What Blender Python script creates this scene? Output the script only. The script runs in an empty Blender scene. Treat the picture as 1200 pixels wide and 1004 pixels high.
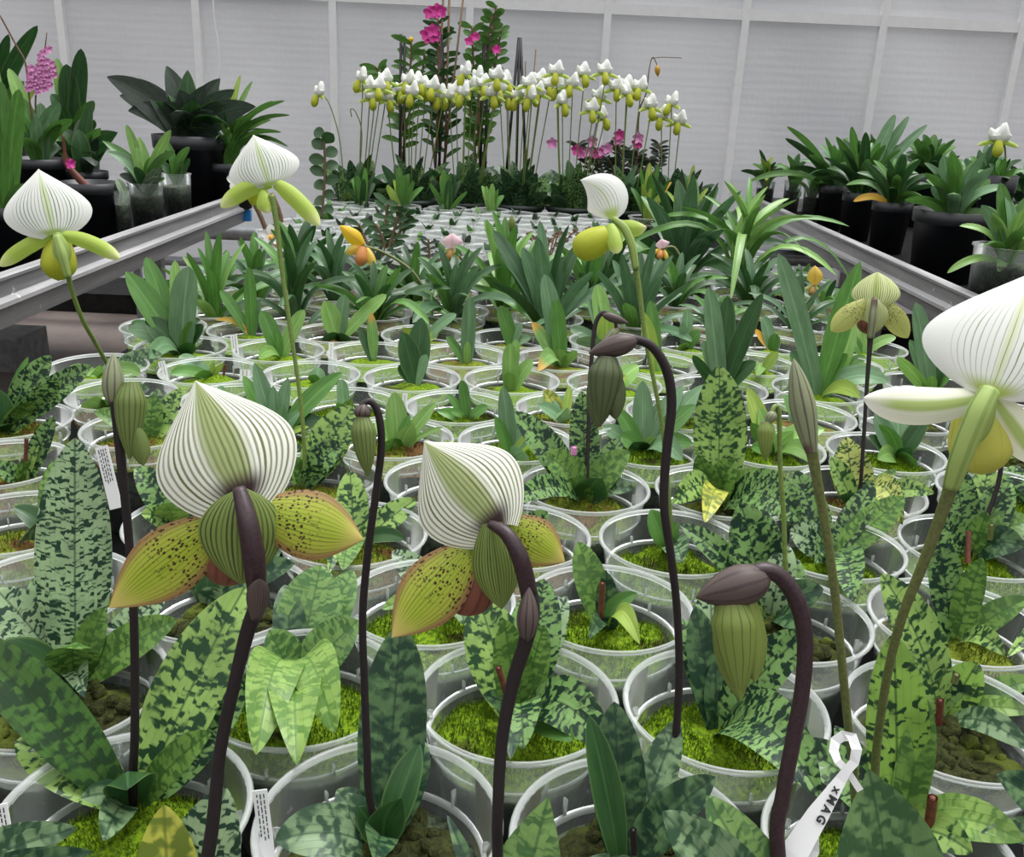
import bpy, math, random
import numpy as np
from mathutils import Vector, Matrix
V = lambda *a: np.array(a, float)
sc = bpy.context.scene
COL = sc.collection
def nrm(v):
    n = np.linalg.norm(v)
    return v / n if n > 1e-12 else v
# ------------------------------------------------------------------ camera
F = 1090.0
ez = nrm(V(140, 3048, 1090)); ey = V(18, 389, -1090); ey = nrm(ey - ez * ey.dot(ez)); ex = np.cross(ey, ez)
MC = np.array([ex, ey, ez])                       # camera -> world
RIM = 0.60                                         # height of the pot rims on the middle bench
BENCH = 0.475                                      # its surface
CAM = V(0, 0, RIM + 0.385)
UP = V(0, 0, 1)
def ray(px, py): return MC @ V((px - 600) / F, (502 - py) / F, -1)
def onz(px, py, z):
    r = ray(px, py); return CAM + r * ((z - CAM[2]) / r[2])
def aty(px, py, y):
    r = ray(px, py); return CAM + r * (y / r[1])
def atd(px, py, d): return CAM + ray(px, py) * d
def depth(p): return float((MC.T @ (p - CAM))[2] * -1)
cd = bpy.data.cameras.new('camera'); cam = bpy.data.objects.new('camera', cd); COL.objects.link(cam)
m4 = Matrix(MC.tolist()).to_4x4(); m4.translation = Vector(CAM); cam.matrix_world = m4
cd.sensor_fit = 'HORIZONTAL'; cd.sensor_width = 36; cd.lens = F / 1200 * 36; cd.clip_start = 0.02
sc.camera = cam
sc.view_settings.view_transform = 'Standard'; sc.view_settings.look = 'None'; sc.view_settings.gamma = 1
sc.view_settings.use_curve_mapping = False
# ------------------------------------------------------------------ objects
def link(name, me, parent=None, mats=None, loc=None):
    o = bpy.data.objects.new(name, me); COL.objects.link(o)
    if mats:
        for m in mats: me.materials.append(m)
    if parent is not None: o.parent = parent
    if loc is not None: o.location = Vector(loc)
    return o
def tag(o, label, cat, group=None):
    o['label'] = label; o['category'] = cat
    if group: o['group'] = group
    return o
def empty(name, loc, label=None, cat=None, group=None):
    o = bpy.data.objects.new(name, None); COL.objects.link(o); o.location = Vector(loc); o.empty_display_size = .02
    if label: tag(o, label, cat, group)
    return o
def struct(o): o['kind'] = 'structure'; return o
class MB:
    """collects verts / faces / uv for ONE mesh object"""
    def __init__(s): s.v = []; s.f = []; s.uv = []; s.uvn = []; s.mi = []; s.n = 0
    def add(s, v, f, uv=None, uvn=None, mi=0):
        v = np.asarray(v, float); k = len(v); s.v.append(v)
        s.f += [tuple(i + s.n for i in q) for q in f]
        s.uv.append(np.zeros((k, 2)) if uv is None else np.asarray(uv, float))
        s.uvn.append(s.uv[-1] if uvn is None else np.asarray(uvn, float))
        s.mi += [mi] * len(f); s.n += k
    def mesh(s, name, off=None, smooth=True):
        v = np.concatenate(s.v)
        if off is not None: v = v - np.asarray(off, float)
        me = bpy.data.meshes.new(name); me.from_pydata(v.tolist(), [], s.f)
        idx = np.empty(len(me.loops), dtype=np.int32); me.loops.foreach_get('vertex_index', idx)
        for nm, a in (('UVMap', s.uv), ('UVN', s.uvn)):
            a = np.concatenate(a); l = me.uv_layers.new(name=nm); l.data.foreach_set('uv', a[idx].ravel())
        me.polygons.foreach_set('material_index', s.mi)
        me.polygons.foreach_set('use_smooth', [smooth] * len(me.polygons))
        me.update(); return me
    def build(s, name, mats, parent=None, off=None, loc=None, smooth=True):
        return link(name, s.mesh(name, off, smooth), parent, mats, loc)
    # shapes
    def box(s, lo, hi, mi=0):
        x0, y0, z0 = lo; x1, y1, z1 = hi
        v = [(x0,y0,z0),(x1,y0,z0),(x1,y1,z0),(x0,y1,z0),(x0,y0,z1),(x1,y0,z1),(x1,y1,z1),(x0,y1,z1)]
        f = [(3,2,1,0),(4,5,6,7),(0,1,5,4),(1,2,6,5),(2,3,7,6),(3,0,4,7)]
        s.add(v, f, mi=mi); return s
    def lathe(s, prof, n=40, c=(0,0,0), mi=0):
        v = []; uv = []
        for j, (r, z) in enumerate(prof):
            for i in range(n):
                a = 2 * math.pi * i / n
                v.append((c[0] + r * math.cos(a), c[1] + r * math.sin(a), c[2] + z)); uv.append((i / n, z * 10))
        f = []
        for j in range(len(prof) - 1):
            for i in range(n):
                k = (i + 1) % n
                f.append((j*n+i, j*n+k, (j+1)*n+k, (j+1)*n+i))
        s.add(v, f, uv, mi=mi); return s
    def tube(s, pts, rad, n=8, smooth=4, mi=0, cap=True):
        P = [np.asarray(p, float) for p in pts]
        R = list(rad) if hasattr(rad, '__len__') else [rad] * len(P)
        if smooth > 1 and len(P) > 2:
            Q = []; S = []
            for i in range(len(P) - 1):
                p0 = P[max(i-1,0)]; p1 = P[i]; p2 = P[i+1]; p3 = P[min(i+2,len(P)-1)]
                for j in range(smooth):
                    t = j / smooth
                    Q.append(.5*((2*p1)+(-p0+p2)*t+(2*p0-5*p1+4*p2-p3)*t*t+(-p0+3*p1-3*p2+p3)*t**3)); S.append(R[i]*(1-t)+R[i+1]*t)
            Q.append(P[-1]); S.append(R[-1]); P, R = Q, S
        v = []; uv = []; L = 0; ref = None
        for i, p in enumerate(P):
            t = nrm(P[min(i+1,len(P)-1)] - P[max(i-1,0)])
            if ref is None: ref = V(1,0,0) if abs(t[0]) < .9 else V(0,1,0)
            a = nrm(ref - t * ref.dot(t)); ref = a; b = np.cross(t, a)
            if i: L += np.linalg.norm(p - P[i-1])
            for k in range(n):
                g = 2 * math.pi * k / n
                v.append(p + R[i] * (a * math.cos(g) + b * math.sin(g))); uv.append((k / n, L * 10))
        f = []
        for i in range(len(P) - 1):
            for k in range(n):
                q = (k + 1) % n
                f.append((i*n+k, i*n+q, (i+1)*n+q, (i+1)*n+k))
        if cap: f += [tuple(range(n))[::-1], tuple((len(P)-1)*n + k for k in range(n))]
        s.add(v, f, uv, mi=mi); return s
    def blade(s, B, T, W, arch=.08, prof='oval', fold=.18, cup=0., k=.45, nu=8, nv=14, normal=None, ctrl=None, wave=0., mi=0, bend=None, lobe=0.):
        """a leaf or petal from B to T, W wide; normal / k turn its face, fold = keel, cup = rolled edges"""
        B = np.asarray(B, float); T = np.asarray(T, float); D = T - B; L = np.linalg.norm(D); d = nrm(D)
        nu_ = UP - d * UP.dot(d)
        nc = nrm(CAM - (B + T) / 2); nc_ = nc - d * nc.dot(d)
        if np.linalg.norm(nu_) < .08: nu_ = nc_
        if nu_.dot(nc_) < 0: nu_ = -nu_
        nref = nrm(nrm(nu_) * (1 - k) + nrm(nc_) * k) if normal is None else nrm(np.asarray(normal, float))
        if ctrl is None: ctrl = (B + T) / 2 + (nrm(UP - d * UP.dot(d) if abs(d[2]) < .996 else nc_) if bend is None else np.asarray(bend, float)) * arch * L
        w = WPROF[prof]; v = []; uv = []; un = []
        for j in range(nv + 1):
            t = 1 - (1 - j / nv) ** 1.45
            P = (1-t)**2 * B + 2*t*(1-t) * ctrl + t*t * T
            g = nrm(2*(1-t) * (ctrl - B) + 2*t * (T - ctrl))
            n = nrm(nref - g * nref.dot(g)); S = np.cross(g, n)
            ww = w(t) * W / 2
            for i in range(nu + 1):
                u = -1 + 2 * i / nu
                z = fold * abs(u) * ww + cup * u * u * ww + (wave * W * math.sin(t * 9 + u * 2) * abs(u) if wave else 0)
                v.append(P + S * (u * ww * (1 - .25 * abs(fold))) + n * z - g * (lobe * W * u * u * (1 - t) ** 2.5)); uv.append((u * ww * 10, t * L * 10)); un.append((u, t))
        f = [(j*(nu+1)+i, j*(nu+1)+i+1, (j+1)*(nu+1)+i+1, (j+1)*(nu+1)+i) for j in range(nv) for i in range(nu)]
        s.add(v, f, uv, un, mi=mi); return s
    def egg(s, A, B, W, n=14, m=12, prof=None, flat=1., side=None, mi=0):
        """a closed body of revolution from A to B; prof(t) is its radius profile"""
        A = np.asarray(A, float); B = np.asarray(B, float); t_ = nrm(B - A)
        if side is None: side = V(1,0,0)
        a = nrm(side - t_ * np.dot(side, t_)); b = np.cross(t_, a)
        if prof is None: prof = lambda t: math.sin(math.pi * min(max(t, .004), .996)) ** .7
        v = []; un = []
        for j in range(m + 1):
            t = j / m; r = prof(t) * W / 2
            for i in range(n + 1):
                g = 2 * math.pi * i / n
                v.append(A + (B - A) * t + r * (a * math.cos(g) + b * math.sin(g) * flat)); un.append((2 * i / n - 1, t))
        f = [(j*(n+1)+i, j*(n+1)+i+1, (j+1)*(n+1)+i+1, (j+1)*(n+1)+i) for j in range(m) for i in range(n)]
        s.add(v, f, un, un, mi=mi); return s
def _oval(t):
    a = .34 + .66 * math.sin(min(t / .52, 1) * math.pi / 2)
    b = max(1 - max(0, (t - .5) / .5) ** 2.3, 0) ** .72 if t > .5 else 1
    return a * max(b, .012)
def _broad(t):
    a = .28 + .72 * math.sin(min(t / .42, 1) * math.pi / 2) ** .9
    b = max(1 - max(0, (t - .42) / .58) ** 2.0, 0) ** .8 if t > .42 else 1
    return a * max(b, .012)
def _strap(t):
    a = .6 + .4 * math.sin(min(t / .4, 1) * math.pi / 2)
    b = max(1 - max(0, (t - .6) / .4) ** 2.6, 0) ** .6 if t > .6 else 1
    return a * max(b, .02)
def _grass(t): return max((.7 + .3 * math.sin(min(t / .3, 1) * math.pi / 2)) * max(1 - t ** 2.2, 0) ** .9, .02)
def _dorsal(t):       # broad heart narrowing to a drawn-out tip
    a = math.sin(min((t + .02) / .44, 1) * math.pi / 2) ** .5
    b = 1 if t < .42 else max(math.cos((t - .42) / .58 * math.pi / 2), 0) ** 1.05
    return max(a * b, .02)
def _round(t): return max(math.sin(math.pi * min(max(t, .004), .996)) ** .5, .03)
def _petal(t):
    a = .42 + .58 * math.sin(min(t / .55, 1) * math.pi / 2)
    b = 1 if t < .55 else max(1 - ((t - .55) / .45) ** 2.2, 0) ** .8
    return max(a * b, .02)
def _point(t):
    a = .36 + .64 * math.sin(min(t / .5, 1) * math.pi / 2)
    b = 1 if t < .5 else max(1 - ((t - .5) / .5) ** 1.85, 0)
    return max(a * b, .015)
WPROF = dict(point=_point, oval=_oval, broad=_broad, strap=_strap, grass=_grass, dorsal=_dorsal, round=_round, petal=_petal)
# ------------------------------------------------------------------ materials
class NT:
    def __init__(s, name):
        s.m = bpy.data.materials.new(name); s.m.use_nodes = True; s.t = s.m.node_tree; s.t.nodes.clear()
        s.out = s.t.nodes.new('ShaderNodeOutputMaterial')
    def n(s, typ, ins=None, **kw):
        x = s.t.nodes.new('ShaderNode' + typ)
        for k, v in kw.items(): setattr(x, k, v)
        for k, v in (ins or {}).items(): s.put(x, k, v)
        return x
    def put(s, x, k, v):
        i = x.inputs[k]
        if isinstance(v, bpy.types.NodeSocket): s.t.links.new(v, i)
        elif isinstance(v, bpy.types.Node): s.t.links.new(v.outputs[0], i)
        else:
            if i.type == 'RGBA' and len(v) == 3: v = (*v, 1)
            i.default_value = v
    def math(s, op, a, b=0., c=None, clamp=False):
        x = s.n('Math', operation=op, use_clamp=clamp); s.put(x, 0, a); s.put(x, 1, b)
        if c is not None: s.put(x, 2, c)
        return x.outputs[0]
    def mix(s, f, a, b):
        x = s.n('Mix', data_type='RGBA'); s.put(x, 0, f); s.put(x, 6, a); s.put(x, 7, b); return x.outputs[2]
    def uv(s, name='UVMap'):
        u = s.n('UVMap', uv_map=name); x = s.n('SeparateXYZ', {0: u.outputs[0]}); return u.outputs[0], x.outputs[0], x.outputs[1]
    def comb(s, x, y, z=0.):
        c = s.n('CombineXYZ'); s.put(c, 0, x); s.put(c, 1, y); s.put(c, 2, z); return c.outputs[0]
    def noise(s, vec, scale, detail=2., rough=.5):
        return s.n('TexNoise', {'Vector': vec, 'Scale': scale, 'Detail': detail, 'Roughness': rough}).outputs[0]
    def step(s, v, lo, hi):
        x = s.n('MapRange', {'Value': v, 'From Min': lo, 'From Max': hi}, interpolation_type='SMOOTHSTEP'); return x.outputs[0]
    def rnd(s): return s.n('ObjectInfo').outputs['Random']
    def bump(s, h, st=.3, dist=.002): return s.n('Bump', {'Height': h, 'Strength': st, 'Distance': dist}).outputs[0]
    def leafy(s, colr, rough=.42, trans=.22, normal=None, spec=.4, tcol=None):
        p = s.n('BsdfPrincipled', {'Base Color': colr, 'Roughness': rough, 'Specular IOR Level': spec})
        t = s.n('BsdfTranslucent', {'Color': colr if tcol is None else tcol})
        if normal is not None: s.put(p, 'Normal', normal)
        x = s.n('MixShader', {0: trans}); s.put(x, 1, p.outputs[0]); s.put(x, 2, t.outputs[0])
        s.t.links.new(x.outputs[0], s.out.inputs[0]); return s.m
    def solid(s, colr, rough=.5, metal=0., normal=None, spec=.5):
        p = s.n('BsdfPrincipled', {'Base Color': colr, 'Roughness': rough, 'Metallic': metal, 'Specular IOR Level': spec})
        if normal is not None: s.put(p, 'Normal', normal)
        s.t.links.new(p.outputs[0], s.out.inputs[0]); return s.m
def mottle(name, light, dark, thr=.5, soft=.03, strip=26., vs=20., rib=.6, blot=.45, light2=None):
    """tessellated leaf: dark blocks set out along the veins on a paler ground"""
    t = NT(name); _, u, v = t.uv(); r = t.rnd(); off = t.math('MULTIPLY', r, 37.)
    warp = t.math('MULTIPLY', t.math('SUBTRACT', t.noise(t.comb(u, v, off), 14., 1.), .5), .07)
    us = t.math('FLOOR', t.math('MULTIPLY', t.math('ADD', u, warp), strip))
    vw = t.math('ADD', t.math('ADD', v, warp), t.math('MULTIPLY', t.math('ABSOLUTE', u), -.25))
    n1 = t.noise(t.comb(t.math('MULTIPLY', us, 3.37), t.math('MULTIPLY', vw, vs), off), 1., .5)
    n2 = t.noise(t.comb(t.math('MULTIPLY', u, 9.), t.math('MULTIPLY', vw, 13.), off), 1., 1.5)
    val = t.math('ADD', t.math('MULTIPLY', n1, 1 - blot), t.math('MULTIPLY', n2, blot))
    mask = t.step(val, thr - soft, thr + soft)
    n3 = t.noise(t.comb(u, v, off), 3.5, 2.)
    base = t.mix(t.step(n3, .3, .7), light, light2 or tuple(c * .68 for c in light))
    vein = t.step(t.math('ABSOLUTE', t.math('SUBTRACT', t.math('FRACT', t.math('MULTIPLY', u, strip)), .5)), .36, .5)
    base = t.mix(t.math('MULTIPLY', vein, .3), base, tuple(c * .6 for c in light))
    c = t.mix(mask, base, dark)
    ribm = t.math('SUBTRACT', 1., t.step(t.math('ABSOLUTE', u), .004, .012))
    c = t.mix(t.math('MULTIPLY', ribm, rib), c, tuple(x * .8 for x in dark))
    nb = t.bump(vein, .12, .001)
    return t.leafy(c, .34, .2, nb, .3)
def plain(name, c1, c2, edge=None, rib=.35, rough=.36, tip=None, trans=.2):
    t = NT(name); _, u, v = t.uv(); _, un, vn = t.uv('UVN'); r = t.rnd(); off = t.math('MULTIPLY', r, 41.)
    n = t.noise(t.comb(t.math('MULTIPLY', u, 4.), v, off), 3., 3.)
    c = t.mix(t.step(n, .3, .7), c1, c2)
    ve = t.noise(t.comb(t.math('MULTIPLY', u, 60.), t.math('MULTIPLY', v, .6), off), 1.5, 1.)
    c = t.mix(t.math('MULTIPLY', t.step(ve, .45, .7), .25), c, tuple(x * 1.5 for x in c1))
    m = t.math('SUBTRACT', 1., t.step(t.math('ABSOLUTE', un), .03, .1))
    c = t.mix(t.math('MULTIPLY', m, rib), c, tuple(min(x * 1.9 + .01, 1) for x in c1))
    if edge: c = t.mix(t.step(t.math('ABSOLUTE', un), .84, .98), c, edge)
    if tip: c = t.mix(t.step(vn, .72, .95), c, tip)
    h = t.n('HueSaturation', {'Hue': .5, 'Saturation': 1., 'Value': t.math('ADD', .8, t.math('MULTIPLY', r, .4)), 'Fac': 1., 'Color': c}).outputs[0]
    return t.leafy(h, rough, trans, t.bump(ve, .15, .001), .45)
M = {}
M['m1'] = mottle('leaf_pale_mottled', (.33, .47, .25), (0.0172, 0.0468, 0.0265), .535, .04, strip=30, vs=36, blot=.3)
M['m2'] = mottle('leaf_bright_mottled', (.32, .50, .13), (0.0203, 0.0608, 0.0234), .53, .05, strip=24, vs=27, blot=.5)
M['m2d'] = mottle('leaf_deep_mottled', (.20, .36, .11), (0.0101, 0.0328, 0.0172), .505, .05, strip=26, vs=30, blot=.45)
M['ms'] = mottle('leaf_soft_banded', (.25, .42, .13), (0.0780, 0.1716, 0.0585), .51, .07, strip=20, vs=34, blot=.35)
M['m2l'] = mottle('leaf_lime_dark_spotted', (.25, .44, .075), (0.0140, 0.0429, 0.0156), .545, .04, strip=22, vs=26, blot=.5)
M['mg3'] = mottle('leaf_big_green_clouded', (.17, .29, .115), (0.0468, 0.1053, 0.0429), .5, .06, strip=20, vs=20, blot=.6)
M['m3'] = mottle('leaf_dark_clouded', (.105, .20, .08), (0.0140, 0.0429, 0.0218), .48, .10, strip=22, vs=24, blot=.6)
M['m4d'] = mottle('leaf_shaded_mottled', (.055, .14, .022), (0.0125, 0.0406, 0.0109), .5, .07, strip=20, vs=24, blot=.55)  # shade on a leaf's underside, put into the greens
M['m3p'] = mottle('leaf_grey_clouded', (.23, .35, .18), (0.0328, 0.0780, 0.0390), .5, .07, strip=22, vs=22, blot=.6)
M['m4'] = mottle('leaf_young_mottled', (.17, .32, .065), (0.0546, 0.1287, 0.0273), .5, .07, strip=20, vs=32, blot=.4)
M['lime'] = mottle('leaf_lime_mottled', (.27, .43, .10), (0.1092, 0.2262, 0.0429), .51, .07, strip=18, vs=36, blot=.4)
M['yel'] = mottle('leaf_yellow_spotted', (.56, .57, .09), (0.1560, 0.2106, 0.0312), .5, .06, strip=18, vs=16, blot=.8)
M['ym'] = mottle('leaf_yellow_mottled', (.55, .62, .17), (0.0390, 0.0858, 0.0234), .54, .04, strip=28, vs=34, blot=.35)
M['g'] = plain('leaf_green', (.105, .25, .050), (.075, .19, .036))
M['dk'] = plain('leaf_dark_green', (.035, .10, .027), (.022, .07, .02), edge=(.09, .17, .05))
M['bl'] = plain('leaf_blue_green', (.17, .30, .155), (.12, .235, .11))
M['bg'] = plain('leaf_deep_blue_green', (.095, .19, .09), (.06, .135, .06))
M['lg'] = plain('leaf_light_green', (.24, .42, .115), (.18, .34, .08))
M['ly'] = plain('leaf_yellow_green', (.34, .46, .09), (.24, .38, .06))
M['bk'] = plain('leaf_blackish_green', (.05, .072, .05), (.03, .048, .034), rough=.45)
M['or'] = plain('leaf_orange', (.75, .36, .04), (.6, .45, .06))
M['ot'] = plain('leaf_green_orange_tip', (.17, .31, .09), (.11, .23, .05), tip=(.5, .3, .06))
M['st'] = plain('leaf_silver', (.25, .32, .22), (.1, .16, .08), rib=.9)
def plastic(name, base, var, col, sc_=55.):
    t = NT(name); tc = t.n('TexCoord').outputs['Object']
    n = t.noise(tc, sc_, 5., .7); n2 = t.noise(t.n('Mapping', {'Vector': tc, 'Scale': (1., 1., .35)}).outputs[0], 26., 3., .6)
    tr = t.n('BsdfTransparent', {'Color': (.90, .93, .92)})
    p = t.n('BsdfPrincipled', {'Base Color': col, 'Roughness': .25, 'Specular IOR Level': .7})
    tl = t.n('BsdfTranslucent', {'Color': col})
    pl = t.n('MixShader', {0: .5}); t.put(pl, 1, p.outputs[0]); t.put(pl, 2, tl.outputs[0])
    lw = t.n('LayerWeight', {'Blend': .35}).outputs['Facing']
    sp = t.math('MULTIPLY', t.step(n, .56, .72), var)
    f = t.math('ADD', t.math('ADD', base, t.math('MULTIPLY', lw, .34)), t.math('ADD', sp, t.math('MULTIPLY', t.math('SUBTRACT', n2, .5), var)), clamp=True)
    x = t.n('MixShader', {0: f}); t.put(x, 1, tr.outputs[0]); t.put(x, 2, pl.outputs[0])
    gl = t.n('BsdfGlossy', {'Color': (1, 1, 1), 'Roughness': .3}); fr = t.n('Fresnel', {'IOR': 1.22}).outputs[0]
    y = t.n('MixShader', {0: fr}); t.put(y, 1, x.outputs[0]); t.put(y, 2, gl.outputs[0])
    t.t.links.new(y.outputs[0], t.out.inputs[0]); return t.m
M['cup'] = plastic('clear_plastic_cup', .42, .12, (.80, .82, .82)); M['clear'] = plastic('clear_plastic', .13, .22, (.60, .64, .62)); M['rim'] = plastic('clear_plastic_rim', .42, .15, (.80, .83, .81))
def mossm(name, a, b, c, thr=.5):
    t = NT(name); tc = t.n('TexCoord').outputs['Object']
    n = t.noise(tc, 38., 4., .6); n2 = t.noise(tc, 260., 3., .6); r = t.rnd()
    o = t.n('VectorMath', {0: tc, 1: t.comb(t.math('MULTIPLY', r, 3.), 0., 0.)}, operation='ADD').outputs[0]
    n3 = t.noise(o, 24., 2., .5)
    x = t.mix(t.step(n2, .3, .7), a, b); x = t.mix(t.step(n3, thr, thr + .12), x, c)
    return t.solid(x, .9, normal=t.bump(n2, .8, .004), spec=.1)
M['mg'] = mossm('moss_green', (.20, .315, .012), (.055, .115, .008), (.045, .055, .010), .56)
M['mm'] = mossm('moss_mixed', (.20, .25, .025), (.08, .11, .012), (.13, .07, .025), .47)
M['md'] = mossm('moss_dark_chunks', (.045, .05, .014), (.018, .022, .008), (.075, .095, .015), .5)
t = NT('potting_bark'); tc = t.n('TexCoord').outputs['Object']
M['soil'] = t.solid(t.mix(t.step(t.noise(tc, 75., 4., .7), .4, .62), (.022, .027, .018), (.10, .125, .075)), .9, spec=.1)
def simple(name, c, rough=.5, metal=0., spec=.5, var=.0, scale=30.):
    t = NT(name)
    if var:
        n = t.noise(t.n('TexCoord').outputs['Object'], scale, 4., .6)
        c = t.mix(t.step(n, .3, .7), tuple(x * (1 - var) for x in c), tuple(min(x * (1 + var), 1) for x in c))
    return t.solid(c, rough, metal, spec=spec)
def stripy(name, pale, line, mid, base, N=17., duty=.62, midw=.28, basev=.16, fade=.92, lim=.2, trans=.25, edge=None, spots=None, tipc=None, ef=1.2):
    """petal: veins run from base to tip"""
    t = NT(name); _, u, v = t.uv('UVN')
    n = t.noise(t.comb(t.math('MULTIPLY', u, 5.), t.math('MULTIPLY', v, 4.), t.math('MULTIPLY', t.rnd(), 20.)), 1., 2.)
    uu = t.math('ADD', u, t.math('MULTIPLY', t.math('SUBTRACT', n, .5), .035))
    fr = t.math('ABSOLUTE', t.math('SUBTRACT', t.math('FRACT', t.math('ADD', t.math('MULTIPLY', uu, N / 2), .0)), .5))
    cell = t.n('TexWhiteNoise', {'W': t.math('FLOOR', t.math('ADD', t.math('MULTIPLY', uu, N / 2), .5))}, noise_dimensions='1D').outputs[0]
    fr = t.math('SUBTRACT', fr, t.math('MULTIPLY', t.math('ABSOLUTE', u), .05))
    st = t.step(t.math('ADD', fr, t.math('MULTIPLY', t.math('SUBTRACT', n, .5), .12)), duty * .5, duty * .5 + .1)
    st = t.math('MULTIPLY', st, t.math('ADD', .5, t.math('MULTIPLY', cell, .5)))
    st = t.math('MULTIPLY', st, t.math('SUBTRACT', 1., t.step(v, fade - .3, fade)))
    if ef < 1.1: st = t.math('MULTIPLY', st, t.math('SUBTRACT', 1., t.step(t.math('ADD', t.math('ABSOLUTE', u), t.math('MULTIPLY', n, .2)), ef - .25, ef + .1)))
    md = t.math('SUBTRACT', 1., t.step(t.math('ABSOLUTE', u), midw * .4, midw))
    c = t.mix(t.math('MULTIPLY', md, .85), pale, mid)
    if tipc: c = t.mix(t.step(v, .7, 1.), c, tipc)
    if edge: c = t.mix(t.step(t.math('ABSOLUTE', u), .62, .95), c, edge)
    c = t.mix(st, c, line)
    if spots:
        vo = t.n('TexVoronoi', {'Vector': t.comb(t.math('MULTIPLY', u, 9.5), t.math('MULTIPLY', v, 26.), 0.), 'Scale': 1., 'Randomness': .8})
        sp = t.math('MULTIPLY', t.math('SUBTRACT', 1., t.step(vo.outputs['Distance'], .30, .44)), t.math('SUBTRACT', 1., t.step(t.math('ADD', v, t.math('MULTIPLY', n, .3)), .55, .85)))
        c = t.mix(sp, c, spots)
    bf = t.math('MULTIPLY', t.math('SUBTRACT', 1., t.step(v, basev * .3, basev)), t.math('SUBTRACT', 1., t.step(t.math('ABSOLUTE', u), .25, .75)))
    c = t.mix(bf, c, base)
    return t.leafy(c, .45, trans, t.bump(st, .12, .001), .3)
W_ = (.86, .87, .80)
M['f3d'] = stripy('sepal_white_green_striped', (.84, .85, .76), (.15, .165, .05), (.27, .35, .08), (.04, .018, .022), 23, .44, .40, .24, 1.15)
M['f3s'] = stripy('sepal_green_striped', (.22, .30, .075), (.05, .065, .022), (.19, .25, .06), (.08, .08, .035), 17, .46, .1, .06, 1.2)
M['f3p'] = stripy('petal_lime_spotted', (.42, .47, .06), (.17, .20, .03), (.36, .46, .04), (.16, .22, .03), 15, .62, .5, .1, 1.0, edge=(.36, .19, .09), spots=(.06, .028, .012), tipc=(.64, .52, .16))
M['f3k'] = stripy('pouch_purple_brown', (.24, .09, .06), (.12, .03, .03), (.24, .1, .06), (.2, .06, .05), 13, .6, .1, .05, 1.2)
M['fwd'] = stripy('sepal_white_fine_lined', (.80, .81, .77), (.11, .18, .065), (.60, .69, .40), (.30, .42, .09), 23, .60, .13, .13, .92, ef=.92)
M['fw7'] = stripy('sepal_white_large_lined', (.86, .87, .83), (.20, .27, .10), (.72, .78, .52), (.40, .50, .12), 25, .72, .08, .16, .82, ef=.78)
M['fws'] = stripy('sepal_white_few_lines', (.82, .83, .79), (.20, .28, .10), (.72, .78, .55), (.42, .54, .12), 13, .72, .1, .25, .85, ef=.8)
M['fwp'] = stripy('petal_yellow_green', (.44, .58, .10), (.25, .40, .05), (.42, .56, .09), (.36, .52, .07), 9, .7, .2, .05, .9, tipc=(.66, .70, .30))
M['f7p'] = stripy('petal_white_green', (.82, .83, .68), (.55, .58, .3), (.36, .5, .09), (.42, .54, .12), 11, .8, .42, .05, .9, tipc=(.88, .87, .78))
M['f7k'] = stripy('pouch_yellow', (.62, .62, .13), (.52, .52, .08), (.62, .62, .14), (.64, .66, .2), 7, .8, .1, .02, 1.)
M['fwk'] = stripy('pouch_lime_yellow', (.50, .54, .045), (.38, .44, .03), (.48, .52, .04), (.45, .5, .05), 7, .8, .1, .02, 1.)
M['f6d'] = stripy('sepal_cream_green_striped', (.66, .70, .34), (.13, .20, .04), (.42, .5, .14), (.1, .09, .05), 21, .5, .2, .1, 1.2)
M['f6p'] = stripy('petal_olive_speckled', (.42, .45, .13), (.2, .22, .06), (.38, .42, .11), (.3, .34, .09), 9, .75, .2, .05, 1., spots=(.04, .03, .02), edge=(.5, .48, .14))
M['ovg'] = stripy('ovary_green_ridged', (.38, .5, .15), (.2, .3, .08), (.38, .5, .15), (.34, .46, .13), 9, .6, .01, .01, 1.2)
M['bud'] = stripy('bud_green_veined', (.15, .205, .055), (.055, .075, .025), (.18, .25, .06), (.10, .12, .04), 17, .58, .01, .08, 1.2, trans=.08)
M['budd'] = stripy('bud_dark_green', (.085, .11, .045), (.035, .042, .022), (.08, .1, .04), (.06, .06, .035), 13, .6, .01, .06, 1.2, trans=.05)
M['budl'] = stripy('bud_lime_veined', (.19, .25, .055), (.065, .075, .028), (.17, .23, .05), (.16, .17, .06), 15, .7, .01, .1, 1.2, trans=.1)
M['bract'] = stripy('bract_mauve', (.095, .07, .062), (.035, .022, .026), (.095, .07, .06), (.04, .022, .028), 9, .6, .01, .1, 1.2, trans=.05)
M['bractg'] = stripy('bract_green_mauve', (.24, .27, .15), (.10, .08, .07), (.24, .27, .14), (.11, .07, .06), 9, .6, .01, .15, 1.2, trans=.08)
M['ysep'] = stripy('sepal_golden', (.80, .53, .03), (.5, .3, .02), (.75, .42, .03), (.5, .2, .03), 9, .8, .2, .1, .9)
M['ypet'] = stripy('petal_amber', (.72, .50, .08), (.55, .3, .04), (.65, .40, .06), (.55, .26, .06), 7, .8, .2, .1, .9)
M['ypou'] = stripy('pouch_copper', (.60, .26, .08), (.5, .2, .06), (.6, .26, .08), (.6, .2, .06), 7, .9, .2, .1, .9)
M['psep'] = stripy('sepal_pink', (.88, .62, .68), (.78, .38, .5), (.8, .5, .56), (.55, .35, .2), 7, .85, .2, .1, .9)
M['ppou'] = stripy('pouch_bronze', (.34, .19, .05), (.2, .1, .03), (.34, .2, .05), (.3, .2, .06), 7, .8, .2, .1, .9)
M['ppet'] = stripy('petal_bronze', (.42, .30, .08), (.28, .18, .04), (.4, .3, .08), (.4, .3, .1), 5, .8, .2, .1, .9)
M['wht'] = simple('petal_white', (.88, .88, .84), .5)
M['org'] = simple('petal_orange', (.85, .42, .03), .5)
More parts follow.
